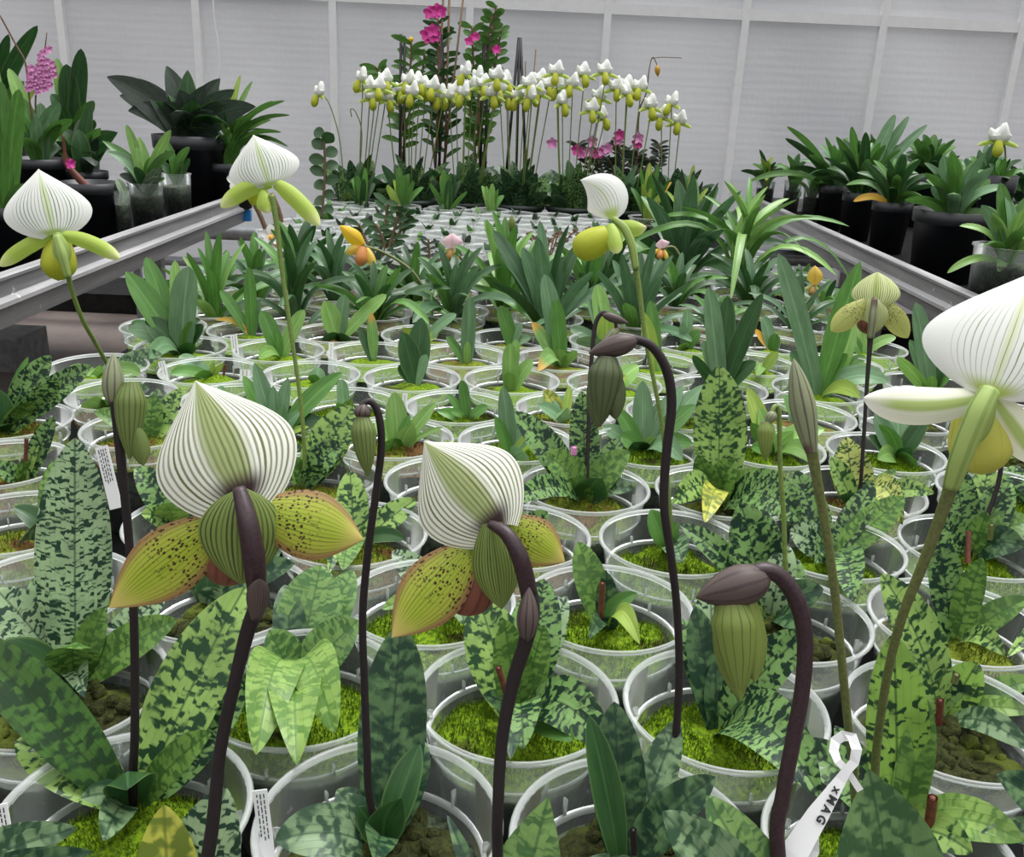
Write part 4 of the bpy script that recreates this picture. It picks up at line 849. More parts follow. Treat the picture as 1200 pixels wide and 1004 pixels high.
# ------------------------------------------------------------------ room shell
WY = 4.45
def pl(name, lo, hi, mat): return struct(MB().box(lo, hi).build(name, [M[mat]], smooth=False))
pl('floor', (-4.2, -1.5, -.1), (4.2, WY + .05, 0), 'floor')
top = aty(600, 6, WY)[2]
pl('wall_back', (-4.2, WY, 0), (4.2, WY + .02, top + .9), 'wall')
xs = [aty(x, 100, WY)[0] for x in (393, 549, 706)]; st = (xs[2] - xs[0]) / 2; n = 0
for i in range(-6, 8):
    x = xs[1] + i * st
    if abs(x) < 4: n += 1; pl(f'trim_{n}', (x - .016, WY - .035, 0), (x + .016, WY - .002, top + .9), 'barw')
pl(f'trim_{n+1}', (-4.2, WY - .03, top - .02), (4.2, WY - .001, top + .025), 'barw')
pl('baseboard_back', (-4.2, WY - .42, .0), (4.2, WY - .04, .085), 'kerb')
# heating pipes under the benches along the wall
t = empty('heating_pipe', (0, WY - .55, .0), 'grey heating pipes running along the foot of the pale wall', 'pipe'); t['_o'] = [0, WY - .55, 0]
for z, rr in ((.40, .032), (.27, .02)):
    MB().tube([(-3.2, WY - .55, z), (3.2, WY - .55, z)], rr, 12, 1).build('pipe', [M['galv']], t, off=t['_o'])
for x in (-2.6, -1.62, -.85, .95, 1.75, 2.6): MB().box((x - .015, WY - .54, 0), (x + .015, WY - .515, .42)).build('bracket', [M['galv']], t, off=t['_o'], smooth=False)
# ------------------------------------------------------------------ benches
def bench(name, x0, x1, y0, y1, ztop, label, rail_side, legs):
    c = ((x0 + x1) / 2, (y0 + y1) / 2, 0); t = empty(name, c, label, 'bench'); t['_o'] = list(c)
    MB().box((x0 + .01, y0, ztop - .02), (x1 - .01, y1, ztop)).build('bench_top', [M['benchtop']], t, off=c, smooth=False)
    for s in (-1, 1):
        X = x0 if s < 0 else x1
        if rail_side:      # deep folded aluminium edge: lip, web, ridge, lower web, flange
            pr = [(-.022, .055), (0, .055), (.004, .052), (.004, .046), (-.002, .043), (-.002, .012), (.010, .004), (.012, -.004), (.002, -.010), (-.006, -.052), (-.030, -.058), (-.030, -.054), (-.010, -.048), (-.006, -.008), (-.008, .04), (-.022, .05)]
        else: pr = [(-.012, .01), (.003, .01), (.003, -.06), (-.012, -.06)]
        b = MB(); n = len(pr); v = [(X + s * p, Y, ztop + q) for Y in (y0, y1) for p, q in pr]
        f = [(i, (i + 1) % n, n + (i + 1) % n, n + i) for i in range(n)] + [tuple(range(n)), tuple(range(n, 2 * n))]
        b.add(v, f); b.build('edge_rail', [M['alu'] if rail_side else M['benchtop']], t, off=c, smooth=False)
    if rail_side:
        for Y in (y0, y1): MB().box((x0, Y - .004, ztop - .055), (x1, Y + .004, ztop + .055)).build('end_rail', [M['alu']], t, off=c, smooth=False)
    for lx, ly in legs: MB().box((lx - .018, ly - .018, 0), (lx + .018, ly + .018, ztop - .02)).build('leg', [M['galv']], t, off=c, smooth=False)
    return t
bench('plant_bench', -.76, .80, .18, WY - .62, BENCH, 'middle bench covered by the rows of clear pots, black matting on top', False, [(x, y) for x in (-.55, .55) for y in (.4, 2., 3.5)])
SB = .545
LBENCH = bench('plant_bench', -2.35, -1.04, -.4, 3.6, SB, 'aluminium side bench carrying black pots beneath the pink flower spray', True, [(x, y) for x in (-2.2, -1.25) for y in (.2, 1.75, 3.2)])
bench('plant_bench', 1.04, 2.35, -.4, 4.36, SB, 'aluminium side bench carrying the row of four black pots of strap leaves', True, [(x, y) for x in (2.2, 1.25) for y in (.2, 1.9, 3.2)])
q = onz(10, 430, 0); tag(MB().box((q[0] - .35, q[1] - .06, 0), (q[0] + .06, q[1] + .18, .11)).build('concrete_block', [M['block']], smooth=False), 'grey concrete block lying on the aisle floor beneath the side bench', 'block')
p0 = aty(250, -6, WY - .05); tag(MB().tube([p0 + V(0, 0, .1), aty(251, 20, WY - .05), aty(257, 60, WY - .05), aty(257, 95, WY - .05)], .004, 6).build('hanging_cord', [M['barw']]), 'thin white cord hanging down the pale wall', 'cord')
o = MB().box((-1.045, 3.53, .50), (-1.015, 3.55, .54)).build('cable_clip', [simple('clip_blue', (.02, .22, .55), .4)], LBENCH, off=LBENCH['_o'], smooth=False); o['label'] = 'small blue clip'
# ------------------------------------------------------------------ white block of seedling pots
CUPM = []
for i in range(4):
    b = MB(); r = random.Random(i); c = V(0, 0, .096)
    for j in range(3 + i % 2):
        a = r.uniform(0, 6.28); L = r.uniform(.02, .05); b.blade(c, c + V(math.cos(a) * L * .6, math.sin(a) * L * .6, L), .02, .15, 'oval', .2, 0, .4, 4, 6)
    me = b.mesh('seedling_leaves'); me.materials.append(M[['g', 'bk', 'm3', 'dk'][i]]); CUPM.append(me)
y0 = YMAX + .135; row = 0; cups = 0; ymax_c = WY - 1.12
while y0 + row * .115 < ymax_c:
    y = y0 + row * .115; x = -.68 + (row % 2) * .066
    while x < .70:
        ok = all((x - p[0])**2 + (y - p[1])**2 > .137**2 for p in pos.values())
        if x > .34 and y > y0 + .3 or x < -.52 and y < y0 + .2: ok = False
        if ok:
            r = empty('seedling_pot', (x, y, BENCH), 'clear plastic pot with a tiny seedling in the white block before the back display', 'seedling pot', 'seedling pots in the white block')
            for nm, me in (('pot', POTC), ('moss', MOSS['md'][cups % 3]), ('seedling', CUPM[cups % 4])):
                o = link(nm, me, r); o.scale = (.92, .92, 1); o.rotation_euler.z = cups * 1.7
            cups += 1
        x += .132
    row += 1
print('cups', cups, y0, ymax_c)
# ------------------------------------------------------------------ tufts standing in the last pot row
LASTY = ymax_c + .06
def last_pot(px, label, n, h, w, mats, seed, extra=None):
    P_ = aty(px, 240, LASTY); r = pot_plant('x', P_, 'md', label, 'tufted orchids in the last row of clear pots'); c = V(P_[0], P_[1], MOSSZ); s = depth(c) / F
    grow(r, c, n, h * s, h * .6 * s, w * s, mats, seed, .12, 'strap', (.1, .8), nv=8); return r, c
last_pot(424, 'dark green tuft at the start of the last pot row', 10, 52, 9, ['g', 'dk'], 1)
last_pot(471, 'yellow-tipped upright tuft, second in the last pot row', 9, 52, 11, ['g', 'ly', 'g'], 2)
r, c = last_pot(524, 'green tuft with one orange dying leaf in the last pot row', 8, 52, 10, ['g', 'g', 'dk'], 3); leaf_obj(r, c, aty(516, 206, LASTY), .02, 'or', .05, 'strap')
last_pot(575, 'narrow short tuft standing right of the orange-leaved tuft', 6, 42, 10, ['g', 'lg'], 4)
last_pot(760, 'olive yellow-tipped clump at the bench corner before the last flower stems', 12, 70, 9, ['ly', 'g', 'or', 'g'], 5)
last_pot(806, 'brownish olive clump nearest the wall bar', 9, 68, 9, ['ly', 'g', 'bk'], 6)
# ------------------------------------------------------------------ cane plants standing among the far rows
def caneplant(name, px, py, y, label, specs, cat='orchid', leaf=('g', .03, .012), rad=.004, pot=True):
    base = aty(px, py, y); base[2] = BENCH; r = new_root(name, base, label, cat)
    if pot:
        for nm, me in (('pot', POT), ('moss', MOSS['md'][0])): link(nm, me, r).scale = (.7, .7, .8)
    c = base + V(0, 0, .07)
    for i, (pts, n) in enumerate(specs):
        Q = [c] + [aty(a, b, y + .01 * i) for a, b in pts]; leafy(r, Q, [rad] * len(Q), n, leaf[1], leaf[2], leaf[0], 'cane', 7 + i)
    return r, c
YC = YMAX + .1
caneplant('vine', 383, 300, 3.0, 'upright vine with round dark leaves against the pale wall', [([(378, 250), (381, 200), (379, 155)], 16)], 'vine', ('dk', .05, .042), .004)
caneplant('cane_orchid', 447, 300, YMAX + .16, 'clump of leafy canes left of the white seedling pots', [([(450, 285), (440, 262)], 10), ([(462, 270), (468, 240)], 14), ([(472, 265), (478, 248)], 12), ([(428, 280), (420, 262)], 8), ([(452, 260), (455, 238)], 10)], 'orchid', ('dk', .045, .016), .004)
r, c = caneplant('cane_orchid', 325, 316, YMAX + .02, 'dark leaning cane with white orange-lipped blooms behind the moustache-petalled flower', [([(310, 265), (292, 228), (281, 213)], 2), ([(330, 262), (318, 226)], 2), ([(320, 290), (326, 276)], 1)], 'orchid', ('dk', .05, .008), .006)
def bloom(r, p, s, mat, n=5, seed=0, lip=None):
    b = MB(); rr = random.Random(seed)
    for j in range(n):
        a = 2 * math.pi * j / n + .4; D = (MC[:, 0] * math.cos(a) + MC[:, 1] * math.sin(a)) * s
        b.blade(p, p + D + nrm(CAM - p) * s * .3, s * .8, .1, 'oval', .1, .2, .5, 4, 5, normal=nrm(CAM - p))
    o = b.build('flower', [M[mat]], r, off=r['_o'])
    if lip: MB().egg(p, p + nrm(CAM - p) * s * .6 - UP * s * .3, s * .5, 8, 6).build('lip', [M[lip]], o)
    if lip: o.children[0].location = -Vector(r['_o'])
for i, (x, y) in enumerate(((318, 276), (333, 274), (325, 284), (279, 212))): bloom(r, aty(x, y, YMAX - .02), .028, 'wht', 5, i, 'org')
caneplant('succulent', 640, 300, YMAX + .15, 'low twiggy brown succulent beside the white seedling pots', [([(625 + 6 * i, 285 - (i % 3) * 6), (618 + 9 * i, 272 + (i % 2) * 8)], 9) for i in range(7)], 'succulent', ('cane', .012, .007), .002)
caneplant('succulent', 690, 290, YMAX + .2, 'low twiggy brown succulent under the yellow pouch', [([(680 + 6 * i, 280 - (i % 3) * 5), (672 + 8 * i, 268 + (i % 2) * 6)], 9) for i in range(5)], 'succulent', ('cane', .012, .007), .002)
caneplant('cane_orchid', 505, 322, YMAX + .03, 'reddish leafy cane behind the pink flower', [([(503, 300), (502, 280)], 10), ([(495, 305), (488, 290)], 8), ([(515, 305), (522, 296)], 8)], 'orchid', ('bk', .03, .010), .003)
r, c = caneplant('bud_stalk', 598, 292, YMAX + .12, 'single olive bud on a thin stalk above the seedling pots', [([(598, 270), (599, 262)], 2)], 'orchid', ('bk', .02, .01), .002)
MB().egg(aty(599, 272, YMAX + .12), aty(600, 252, YMAX + .12), .02, 10, 8, BUDP).build('bud', [M['budl']], r, off=r['_o'])
# ------------------------------------------------------------------ back display: bowls of white slipper orchids
BY = WY - .82
def bowl(px, label, seed, y=BY, mats=('m3', 'dk', 'm3', 'm2d', 'bg'), n=30, h=.21):
    P_ = aty(px, 240, y); base = V(P_[0], P_[1], BENCH); r = new_root('orchid_bowl', base, label, 'bowl of orchids', 'dark bowls of white slipper orchids in the back display')
    b = MB(); b.lathe([(0, 0), (.075, 0), (.092, .105), (.100, .108), (.101, .125), (.094, .126), (.09, .11), (0, .11)], 36)
    b.build('bowl', [M['bowl']], r, loc=(0, 0, 0)); c = base + V(0, 0, .108); rr = random.Random(seed)
    for i in range(n):
        a = i * 2.399 + rr.uniform(-.4, .4); q = math.sqrt((i + .5) / n); B = c + V(math.cos(a), math.sin(a), 0) * q * .06
        o_ = rr.uniform(.03, .10) * (.4 + q); T = B + V(math.cos(a) * o_, math.sin(a) * o_, h * rr.uniform(.35, 1.) * (1 - .35 * q)); leaf_obj(r, B, T, rr.uniform(.042, .06), rr.choice(mats), .2, 'oval', .4, .2, nu=4, nv=7)
    return r, c
t = NT('bowl_dark_green'); M['bowl'] = t.solid((.03, .042, .036), .35)
def fproto():
    out = []
    b = MB(); b.egg((0, .002, -.004), (0, .008, .042), .056, 16, 12, lambda t: max(math.sin(math.pi * min(max(t ** .85, .004), .996)) ** .55, .03), .5)
    for q_ in b.v: q_[:, 2] += .010 * np.sin(q_[:, 0] * 160) * (q_[:, 2] > .02); q_[:, 1] -= 9 * q_[:, 0] ** 2
    out.append(('dorsal_sepal', b.mesh('dorsal_sepal'), 'sfd'))
    for s in (-1, 1):
        b = MB(); b.blade((0, 0, 0), (s * .05, -.008, -.012), .013, .15, 'strap', 0, -.4, .5, 4, 6, normal=(0, -1, .4), bend=(0, 0, 1)); out.append(('petal', b.mesh('petal'), 'fwp'))
    b = MB(); b.egg((0, -.010, .002), (0, -.024, -.040), .027, 10, 9, POUCH); out.append(('pouch', b.mesh('pouch'), 'fwk'))
    return out
M['sfd'] = stripy('sepal_white_green_base', (.87, .88, .84), (.55, .65, .42), (.8, .84, .68), (.34, .46, .1), 11, .76, .2, .22, .8)
FPR = fproto()
for nm, me, mt in FPR: me.materials.append(M[mt])
BW = [bowl(x, l, 60 + i) for i, (x, l) in enumerate((
    (418, 'dark bowl of white slipper orchids at the vine end of the back display'), (482, 'dark bowl of white slipper orchids in front of the two flowering canes'),
    (545, 'dark bowl of white slipper orchids below the leafy cane with small magenta blooms'), (608, 'dark bowl of white slipper orchids before the black stake tripod'),
    (670, 'dark bowl of white slipper orchids under the tallest middle flowers'), (733, 'dark bowl of white slipper orchids before the pink-flowered bush'),
    (790, 'dark bowl of white slipper orchids at the far corner by the wall bar')))]
FL = [(70,270),(95,300),(155,275),(155,305),(110,335),(160,340),(235,280),(270,285),(215,310),(250,320),(320,300),(350,330),(378,332),(400,315),(430,322),(435,250),(480,265),(500,292),(545,265),(578,280),(555,306),(530,325),(585,335),(615,335),(640,325),(665,335),(660,290),(700,275),(730,295),(755,247),(760,300),(810,290),(850,252),(925,245),(965,302),(1005,297),(1050,300),(905,335),(880,378),(918,405),(1085,365),(1125,402),(1160,355),(1188,420),(775,352),(130,300),(290,300),(690,320),(455,300),(1000,320)]
for i, (x, y) in enumerate(FL):
    px, py = 400 + x / 3, y / 3 + 5; rr = random.Random(300 + i); yy = BY + rr.uniform(-.07, .07)
    p = aty(px, py, yy); k = min(range(7), key=lambda j: abs(BW[j][1][0] - p[0])); r, c = BW[k]; yy = c[1] + rr.uniform(-.07, .07); p = aty(px, py, yy)
    e = empty('flower', p - np.array(r['_o'])); e.parent = r; a = rr.choice([-.9, -.5, -.2, .2, .5, .9]); e.rotation_euler = (rr.uniform(-.1, .1), 0, a); e.scale = (1.06,) * 3
    for nm, me, mt in FPR: link(nm, me, e)
    bx = c[0] + (p[0] - c[0]) * .45
    stem(r, [V(bx, c[1], c[2]), V(bx + (p[0] - bx) * .5, yy, (c[2] + p[2]) / 2 - .03), p + V(.004, .006, -.03), p + V(0, .004, 0)], .0022, 'stemg', n=5)
r, c = BW[0]; stem(r, [c, aty(424, 160, BY), aty(417, 132, BY), aty(411, 128, BY), aty(412, 137, BY)], .0022, 'stemg', n=5)
# lone flower by the vine
base = aty(404, 240, BY - .14); base[2] = BENCH; r = new_root('slipper_orchid', base, 'lone white and lime slipper orchid on a leaning stem near the vine', 'orchid')
for nm, me in (('pot', POT), ('moss', MOSS['md'][0])): link(nm, me, r)
grow(r, base + V(0, 0, .086), 6, .16, .10, .04, ['m2d', 'm2', 'm3'], 71, .2, 'oval')
stem(r, [base + V(0, 0, .08), aty(399, 170, BY - .14), aty(386, 122, BY - .14), aty(375, 110, BY - .14)], .002, 'stemg', n=5)
e = empty('flower', aty(374, 112, BY - .14) - np.array(r['_o'])); e.parent = r; e.rotation_euler.z = -.9
for nm, me, mt in FPR: link(nm, me, e)
# tall canes and stakes behind the bowls
DY = BY + .22
def dpot(px, label, name='cane_orchid', cat='orchid'):
    P_ = aty(px, 240, DY); base = V(P_[0], P_[1], BENCH); r = new_root(name, base, label, cat)
    MB().lathe([(0, 0), (.055, 0), (.072, .12), (.077, .122), (.077, .135), (.07, .135), (.067, .12), (0, .12)], 28).build('pot', [M['blackpot']], r, loc=(0, 0, 0)); return r, base + V(0, 0, .12)
def canes(r, c, specs, leaf, seed):
    for i, (pts, n) in enumerate(specs): leafy(r, [c + V(.02 * math.cos(i * 2.4), .02 * math.sin(i * 2.4), 0)] + [aty(a, b, DY + .015 * (i % 3)) for a, b in pts], .0045, n, leaf[1], leaf[2], leaf[0], 'cane', seed + i, start=.25)
def stake(r, c, px, py, dx=0., rad=.0055, mat='stake'): MB().tube([c + V(dx, 0, -.05), aty(px, py, DY)], rad, 6, 1).build('stake', [M[mat]], r, off=r['_o'])
r, c = dpot(468, 'tall green cane plant tied to a black stake, yellow bud at its top'); stake(r, c, 470, 40); stake(r, c, 474, 42, .02)
canes(r, c, [([(470, 160), (480, 90), (482, 50)], 22), ([(475, 150), (455, 100), (440, 78)], 16), ([(478, 140), (492, 100), (498, 62)], 16)], ('g', .085, .024), 11); MB().egg(aty(482, 50, DY), aty(481, 43, DY), .022, 8, 6).build('bud', [M['ysep']], r, off=r['_o'])
r, c = dpot(514, 'tall cane plant with magenta blooms beside brown canes')
stake(r, c, 518, 40); stake(r, c, 527, -14, .02, .0045, 'cane'); stake(r, c, 520, -14, -.02, .0045, 'cane'); stake(r, c, 545, -20, .0, .004, 'cane')
canes(r, c, [([(512, 150), (514, 90), (513, 20)], 30), ([(518, 150), (520, 80), (516, 30)], 24), ([(505, 140), (510, 60)], 14), ([(525, 150), (532, 85)], 14)], ('dk', .07, .022), 21)
for i, (x, y) in enumerate(((500, 40), (507, 36), (509, 42), (504, 15), (512, 12), (516, 14), (503, 44))): bloom(r, aty(x, y, DY - .03), .028, 'mag', 5, i)
r, c = dpot(562, 'tall leafy cane plant with small magenta blooms beside the wall bar'); stake(r, c, 567, 42); stake(r, c, 572, 44, .02)
canes(r, c, [([(562, 150), (565, 80), (578, 15)], 34), ([(556, 150), (555, 90), (553, 30)], 26), ([(570, 150), (580, 80), (588, 30)], 24), ([(560, 140), (572, 70), (582, 6)], 20), ([(556, 170), (550, 120)], 14)], ('g', .055, .027), 31)
for i, (x, y) in enumerate(((550, 48), (582, 58), (557, 43))): bloom(r, aty(x, y, DY - .03), .02, 'mag', 5, i)
r, c = dpot(604, 'pot with a tripod of black stakes and pale straw stalks', 'staked_pot', 'pot'); [stake(r, c, 608 + i, 44, d_) for i, d_ in enumerate((-.05, 0, .05))]; stake(r, c, 628, 58, .03, .0025, 'cane'); stake(r, c, 616, 72, .03, .0025, 'cane')
r, c = dpot(722, 'bushy dark-leaved plant with pink flowers behind the bowls', 'flowering_bush', 'bush')
canes(r, c, [([(690 + 9 * i + (i % 3) * 5, 195), (676 + 12 * i, 168 + (i % 4) * 6)], 26) for i in range(9)], ('bk', .045, .014), 51)
for i, (x, y) in enumerate(((676, 176), (680, 180), (690, 178), (700, 180), (706, 177), (694, 166), (726, 158), (724, 164), (748, 162), (747, 168), (647, 168), (712, 174))): bloom(r, aty(x, y, DY - .12), .024, 'pink' if i % 3 else 'mag', 5, i)
r, c = dpot(748, 'wiry dark stalk with one withered orange flower arching over the display', 'wiry_orchid', 'orchid')
stem(r, [c, aty(748, 140, DY), aty(757, 110, DY), aty(761, 80, DY), aty(765, 67, DY), aty(770, 76, DY)], [.004, .004, .003, .002, .0018, .0018], 'cane', name='stalk', n=6); stem(r, [aty(763, 69, DY), aty(775, 67, DY), aty(799, 68, DY)], .0016, 'cane', name='stalk', n=5)
MB().egg(aty(770, 76, DY), aty(771, 90, DY), .022, 8, 6, BUDP).build('withered_flower', [M['or']], r, off=r['_o'])
# ------------------------------------------------------------------ side benches
def side(px, py, X):
    r_ = ray(px, py); return CAM + r_ * (X / r_[0])
def black_pot(name, px, py, wpx, X, label, cat, group=None, clear=False):
    p = side(px, py, X); d = depth(p); R = wpx * d / F / 2; H = max(p[2] - SB, .06); base = V(p[0], p[1], SB)
    r = new_root(name, base, label, cat, group)
    if clear:
        MB().lathe([(0, .001), (R * .84, .001), (R * .97, H * .97), (R * 1.03, H * .975), (R * 1.03, H), (R * .95, H)], 36).build('pot', [M['clear']], r, loc=(0, 0, 0))
        MB().lathe([(0, .003), (R * .82, .003), (R * .92, H * .74), (0, H * .76)], 30).build('potting_mix', [M['soil']], r, loc=(0, 0, 0)); c = base + V(0, 0, H * .75)
    else:
        b = MB(); b.lathe([(0, 0), (R * .80, 0), (R * .93, H * .80), (R * .98, H * .81), (R, H * .83), (R * 1.01, H), (R * .95, H), (R * .9, H * .86), (0, H * .86)], 40); b.build('pot', [M['blackpot']], r, loc=(0, 0, 0)); c = base + V(0, 0, H * .86)
    return r, c, d / F
def tips(r, c, L, k=.62, ws=1.):
    for lf in L:
        tx, ty, w, dy, mat = lf[:5]; T = aty(tx, ty, c[1] + dy / 100); d = depth(c)
        leaf_obj(r, c + V(0, 0, -.005), T, ws * w * d / F, mat, lf[5] if len(lf) > 5 else .1, lf[6] if len(lf) > 6 else 'strap', k, .2, nu=6, nv=12)
LB = 'potted plants on the side bench under the pink spray'
r, c, s = black_pot('potted_orchid', 8, 240, 74, -1.20, 'thick strap-leaved orchid in black pot at the end of the side bench', 'potted orchid', LB)
tips(r, c, [(22, 104, 24, 0, 'g', .04), (2, 95, 22, 3, 'g', .03), (-20, 120, 24, 0, 'g', .05), (28, 215, 16, -3, 'g', .2), (-8, 70, 20, 6, 'lg', .05), (12, 130, 18, 8, 'lg', .05)])
r, c, s = black_pot('flower_stalk_pot', 105, 213, 66, -1.22, 'black pot with a reddish stalk and one magenta bud', 'potted plant', LB)
stem(r, [c, aty(80, 195, c[1]), aty(76, 180, c[1]), aty(74, 158, c[1])], [.012, .009, .005, .003], simple('stalk_red', (.22, .07, .035), .6).name and 'cut', name='stalk'); bloom(r, aty(83, 192, c[1] - .02), .016, 'mag')
stem(r, [c, aty(88, 205, c[1]), aty(86, 198, c[1])], [.012, .01, .004], 'cut', name='stalk')
r, c, s = black_pot('potted_orchid', 100, 200, 50, -1.50, 'dark leafy orchid in black pot behind the reddish stalk', 'potted orchid', LB)
tips(r, c, [(72, 148, 22, 0, 'dk', .2, B_), (118, 150, 26, 0, 'g', .3, B_), (112, 178, 26, -4, 'bl', .5, B_), (138, 155, 24, 0, 'dk', .3, B_), (108, 118, 22, 2, 'dk', .1, B_), (30, 142, 16, -2, 'g', .3), (95, 138, 26, 3, 'bk', .2, B_), (60, 165, 20, 0, 'g', .2)]); grow(r, c, 9, 60 * s, 60 * s, 22 * s, ['dk', 'g', 'bk'], 202, .4, 'oval')
r, c, s = black_pot('potted_orchid', 45, 185, 60, -1.62, 'orchid with tall spray of small pink flowers in front of the thick-leaved clump', 'potted orchid', LB)
tips(r, c, [(15, 110, 22, 0, 'g', .2), (70, 120, 22, 2, 'bl', .2), (85, 140, 18, 0, 'g', .3), (10, 80, 18, 4, 'lg', .1)]); grow(r, c, 9, 75 * s, 60 * s, 18 * s, ['dk', 'g', 'bl'], 203, .3)
stem(r, [c, aty(43, 150, c[1]), aty(42, 110, c[1]), aty(50, 75, c[1]), aty(55, 38, c[1])], [.005, .004, .003, .0025, .0015], 'cane', name='flower_stem', n=6)
for i, (x, y) in enumerate(((36, 88), (40, 92), (34, 98), (42, 100), (45, 104), (47, 86), (50, 90), (52, 78), (54, 72), (48, 72), (57, 92), (60, 84), (46, 78), (38, 102), (56, 96), (62, 80), (48, 66), (35, 91), (53, 86), (44, 82), (36, 80), (63, 88), (50, 98), (33, 104), (47, 94), (55, 76), (60, 75), (44, 107), (41, 84), (58, 100), (51, 62), (57, 58), (39, 96), (53, 104))): bloom(r, aty(x, y, c[1] - .03), .014, 'pink', 5, i)
stem(r, [c, aty(35, 120, c[1]), aty(30, 75, c[1]), aty(20, 55, c[1]), aty(0, 18, c[1])], .003, 'cane', name='flower_stem', n=5)
r, c, s = black_pot('potted_orchid', 85, 170, 60, -1.66, 'orchid with two thick upright paddle leaves before the wall bar', 'potted orchid', LB)
tips(r, c, [(95, 57, 24, 2, 'dk', .03), (78, 75, 24, 0, 'dk', .04), (110, 118, 18, -2, 'g', .2), (66, 68, 18, 5, 'lg', .05), (60, 110, 22, 0, 'dk', .2)]); grow(r, c, 9, 60 * s, 70 * s, 20 * s, ['dk', 'dk', 'g'], 204, .3)
r, c, s = black_pot('potted_orchid', -10, 160, 80, -1.95, 'orchid with long leaves leaning over the pale wall above the pink spray', 'potted orchid', LB)
tips(r, c, [(44, 30, 20, 2, 'dk', .15), (10, 40, 18, 2, 'dk', .1), (20, 85, 20, 0, 'dk', .2), (-5, 30, 20, 0, 'g', .1), (28, 95, 18, 0, 'lg', .2), (40, 105, 20, 2, 'ly', .2)]); grow(r, c, 7, 70 * s, 45 * s, 18 * s, ['dk', 'g'], 205, .3)
r, c, s = black_pot('seedling_pot', 142, 223, 19, -1.13, 'narrow clear pot squeezed between the black pot and a wider clear pot', 'potted plant', LB, True)
tips(r, c, [(136, 210, 12, 0, 'st', .3)])
r, c, s = black_pot('potted_orchid', 170, 214, 40, -1.15, 'light-green leaved orchid in clear pot with silver-leaved plantlet', 'potted orchid', LB, True)
tips(r, c, [(148, 146, 13, 0, 'lg', .04), (200, 152, 14, 0, 'lg', .12), (120, 165, 18, 0, 'g', .25, B_), (125, 178, 20, -2, 'bl', .4, B_), (205, 176, 12, -1, 'g', .3), (190, 195, 18, -3, 'st', .2, B_), (185, 206, 18, -4, 'st', .2, B_), (163, 160, 20, 2, 'lg', .1, B_), (140, 205, 12, -3, 'bk', .3)]); grow(r, c, 7, 45 * s, 40 * s, 14 * s, ['g', 'lg', 'dk'], 206, .35)
r, c, s = black_pot('potted_orchid', 206, 203, 34, -1.15, 'small-leaved orchid in mossy clear pot beside the tall black pot', 'potted orchid', LB, True)
tips(r, c, [(222, 172, 12, 0, 'g', .3), (185, 190, 12, -1, 'dk', .25), (214, 188, 10, -1, 'g', .2), (195, 165, 10, 1, 'g', .1), (222, 185, 10, 1, 'dk', .1)])
r, c, s = black_pot('potted_plant', 222, 158, 84, -1.22, 'dark ribbed broad-leaved plant in the tall black pot', 'potted plant', LB)
tips(r, c, [(125, 90, 30, -3, 'bk', .2, B_), (160, 92, 26, 2, 'bk', .1, B_), (195, 77, 26, 3, 'bk', .1, B_), (220, 82, 22, 3, 'dk', .08, B_), (240, 100, 24, 0, 'bk', .15, B_), (258, 92, 24, 4, 'bk', .15, B_), (300, 125, 26, -2, 'bk', .3, B_), (275, 105, 24, 2, 'bk', .2, B_), (235, 160, 32, -8, 'bk', .55, B_), (200, 150, 26, -7, 'bk', .5, B_), (262, 168, 26, -5, 'bk', .5, B_), (175, 115, 28, -3, 'bk', .25, B_), (150, 130, 26, -4, 'bk', .4, B_), (210, 105, 30, -2, 'bk', .2, B_), (190, 120, 26, -6, 'bk', .35, B_), (250, 130, 26, -5, 'bk', .3, B_), (140, 112, 26, 3, 'bk', .25, B_), (230, 115, 28, 1, 'bk', .2, B_)], .85, 1.25); grow(r, c, 12, 70 * s, 75 * s, 30 * s, ['bk', 'bk', 'dk'], 201, .5, 'oval', (.3, 1.))
r, c, s = black_pot('potted_palm', 268, 190, 60, -1.09, 'thin-fronded green palm behind the moustache-petalled flower', 'palm', LB)
tips(r, c, [(334, 118, 8, 0, 'g', .4), (340, 135, 7, -2, 'g', .45), (338, 172, 7, -4, 'g', .6), (296, 95, 8, 3, 'lg', .15), (320, 118, 8, 4, 'lg', .3), (310, 165, 10, -5, 'g', .5), (330, 155, 7, 2, 'g', .5), (282, 87, 8, 5, 'ly', .1), (278, 165, 18, -3, 'g', .2), (300, 140, 12, 0, 'g', .3), (318, 140, 9, 0, 'lg', .4), (290, 120, 10, 2, 'g', .2), (325, 165, 7, -3, 'dk', .5), (250, 95, 10, 4, 'ly', .2)]); grow(r, c, 22, 90 * s, 75 * s, 6 * s, ['g', 'g', 'dk', 'lg'], 207, .5, 'grass', (.2, 1.))
RB = 'potted orchids on the side bench with the row of black pots'
def rb(px, py, w, X, label, n, h, lw, mats, seed, clear=False, arch=.3, tl=(), lean=(.2, 1.)):
    r, c, s = black_pot('potted_orchid', px, py, w, X, label, 'potted orchid', RB, clear); grow(r, c, int(n * 1.5), h * 1.1 * s, h * s, lw * .95 * s, mats, seed, arch, 'strap', lean); tips(r, c, tl); return r, c
rb(1118, 246, 88, 1.20, 'broad-leaved orchid in the largest black pot of the row', 9, 78, 20, ['g','bl','dk'], 81, tl=[(1106,182,20,2,'bl',.03), (1122,196,18,0,'dk',.05), (1160,210,20,0,'g',.1), (1060,234,14,-2,'g',.3), (1145,200,18,2,'bl',.1), (1092,218,16,-2,'bl',.2), (1160,255,16,-3,'g',.3)])
rb(1047, 236, 46, 1.22, 'arching strap orchid in black pot, third of the row from the wall', 14, 62, 13, ['dk','g','dk'], 82, arch=.35, tl=[(1058,180,14,0,'dk',.05), (1012,190,12,0,'dk',.2), (1000,236,9,-2,'or',.4)])
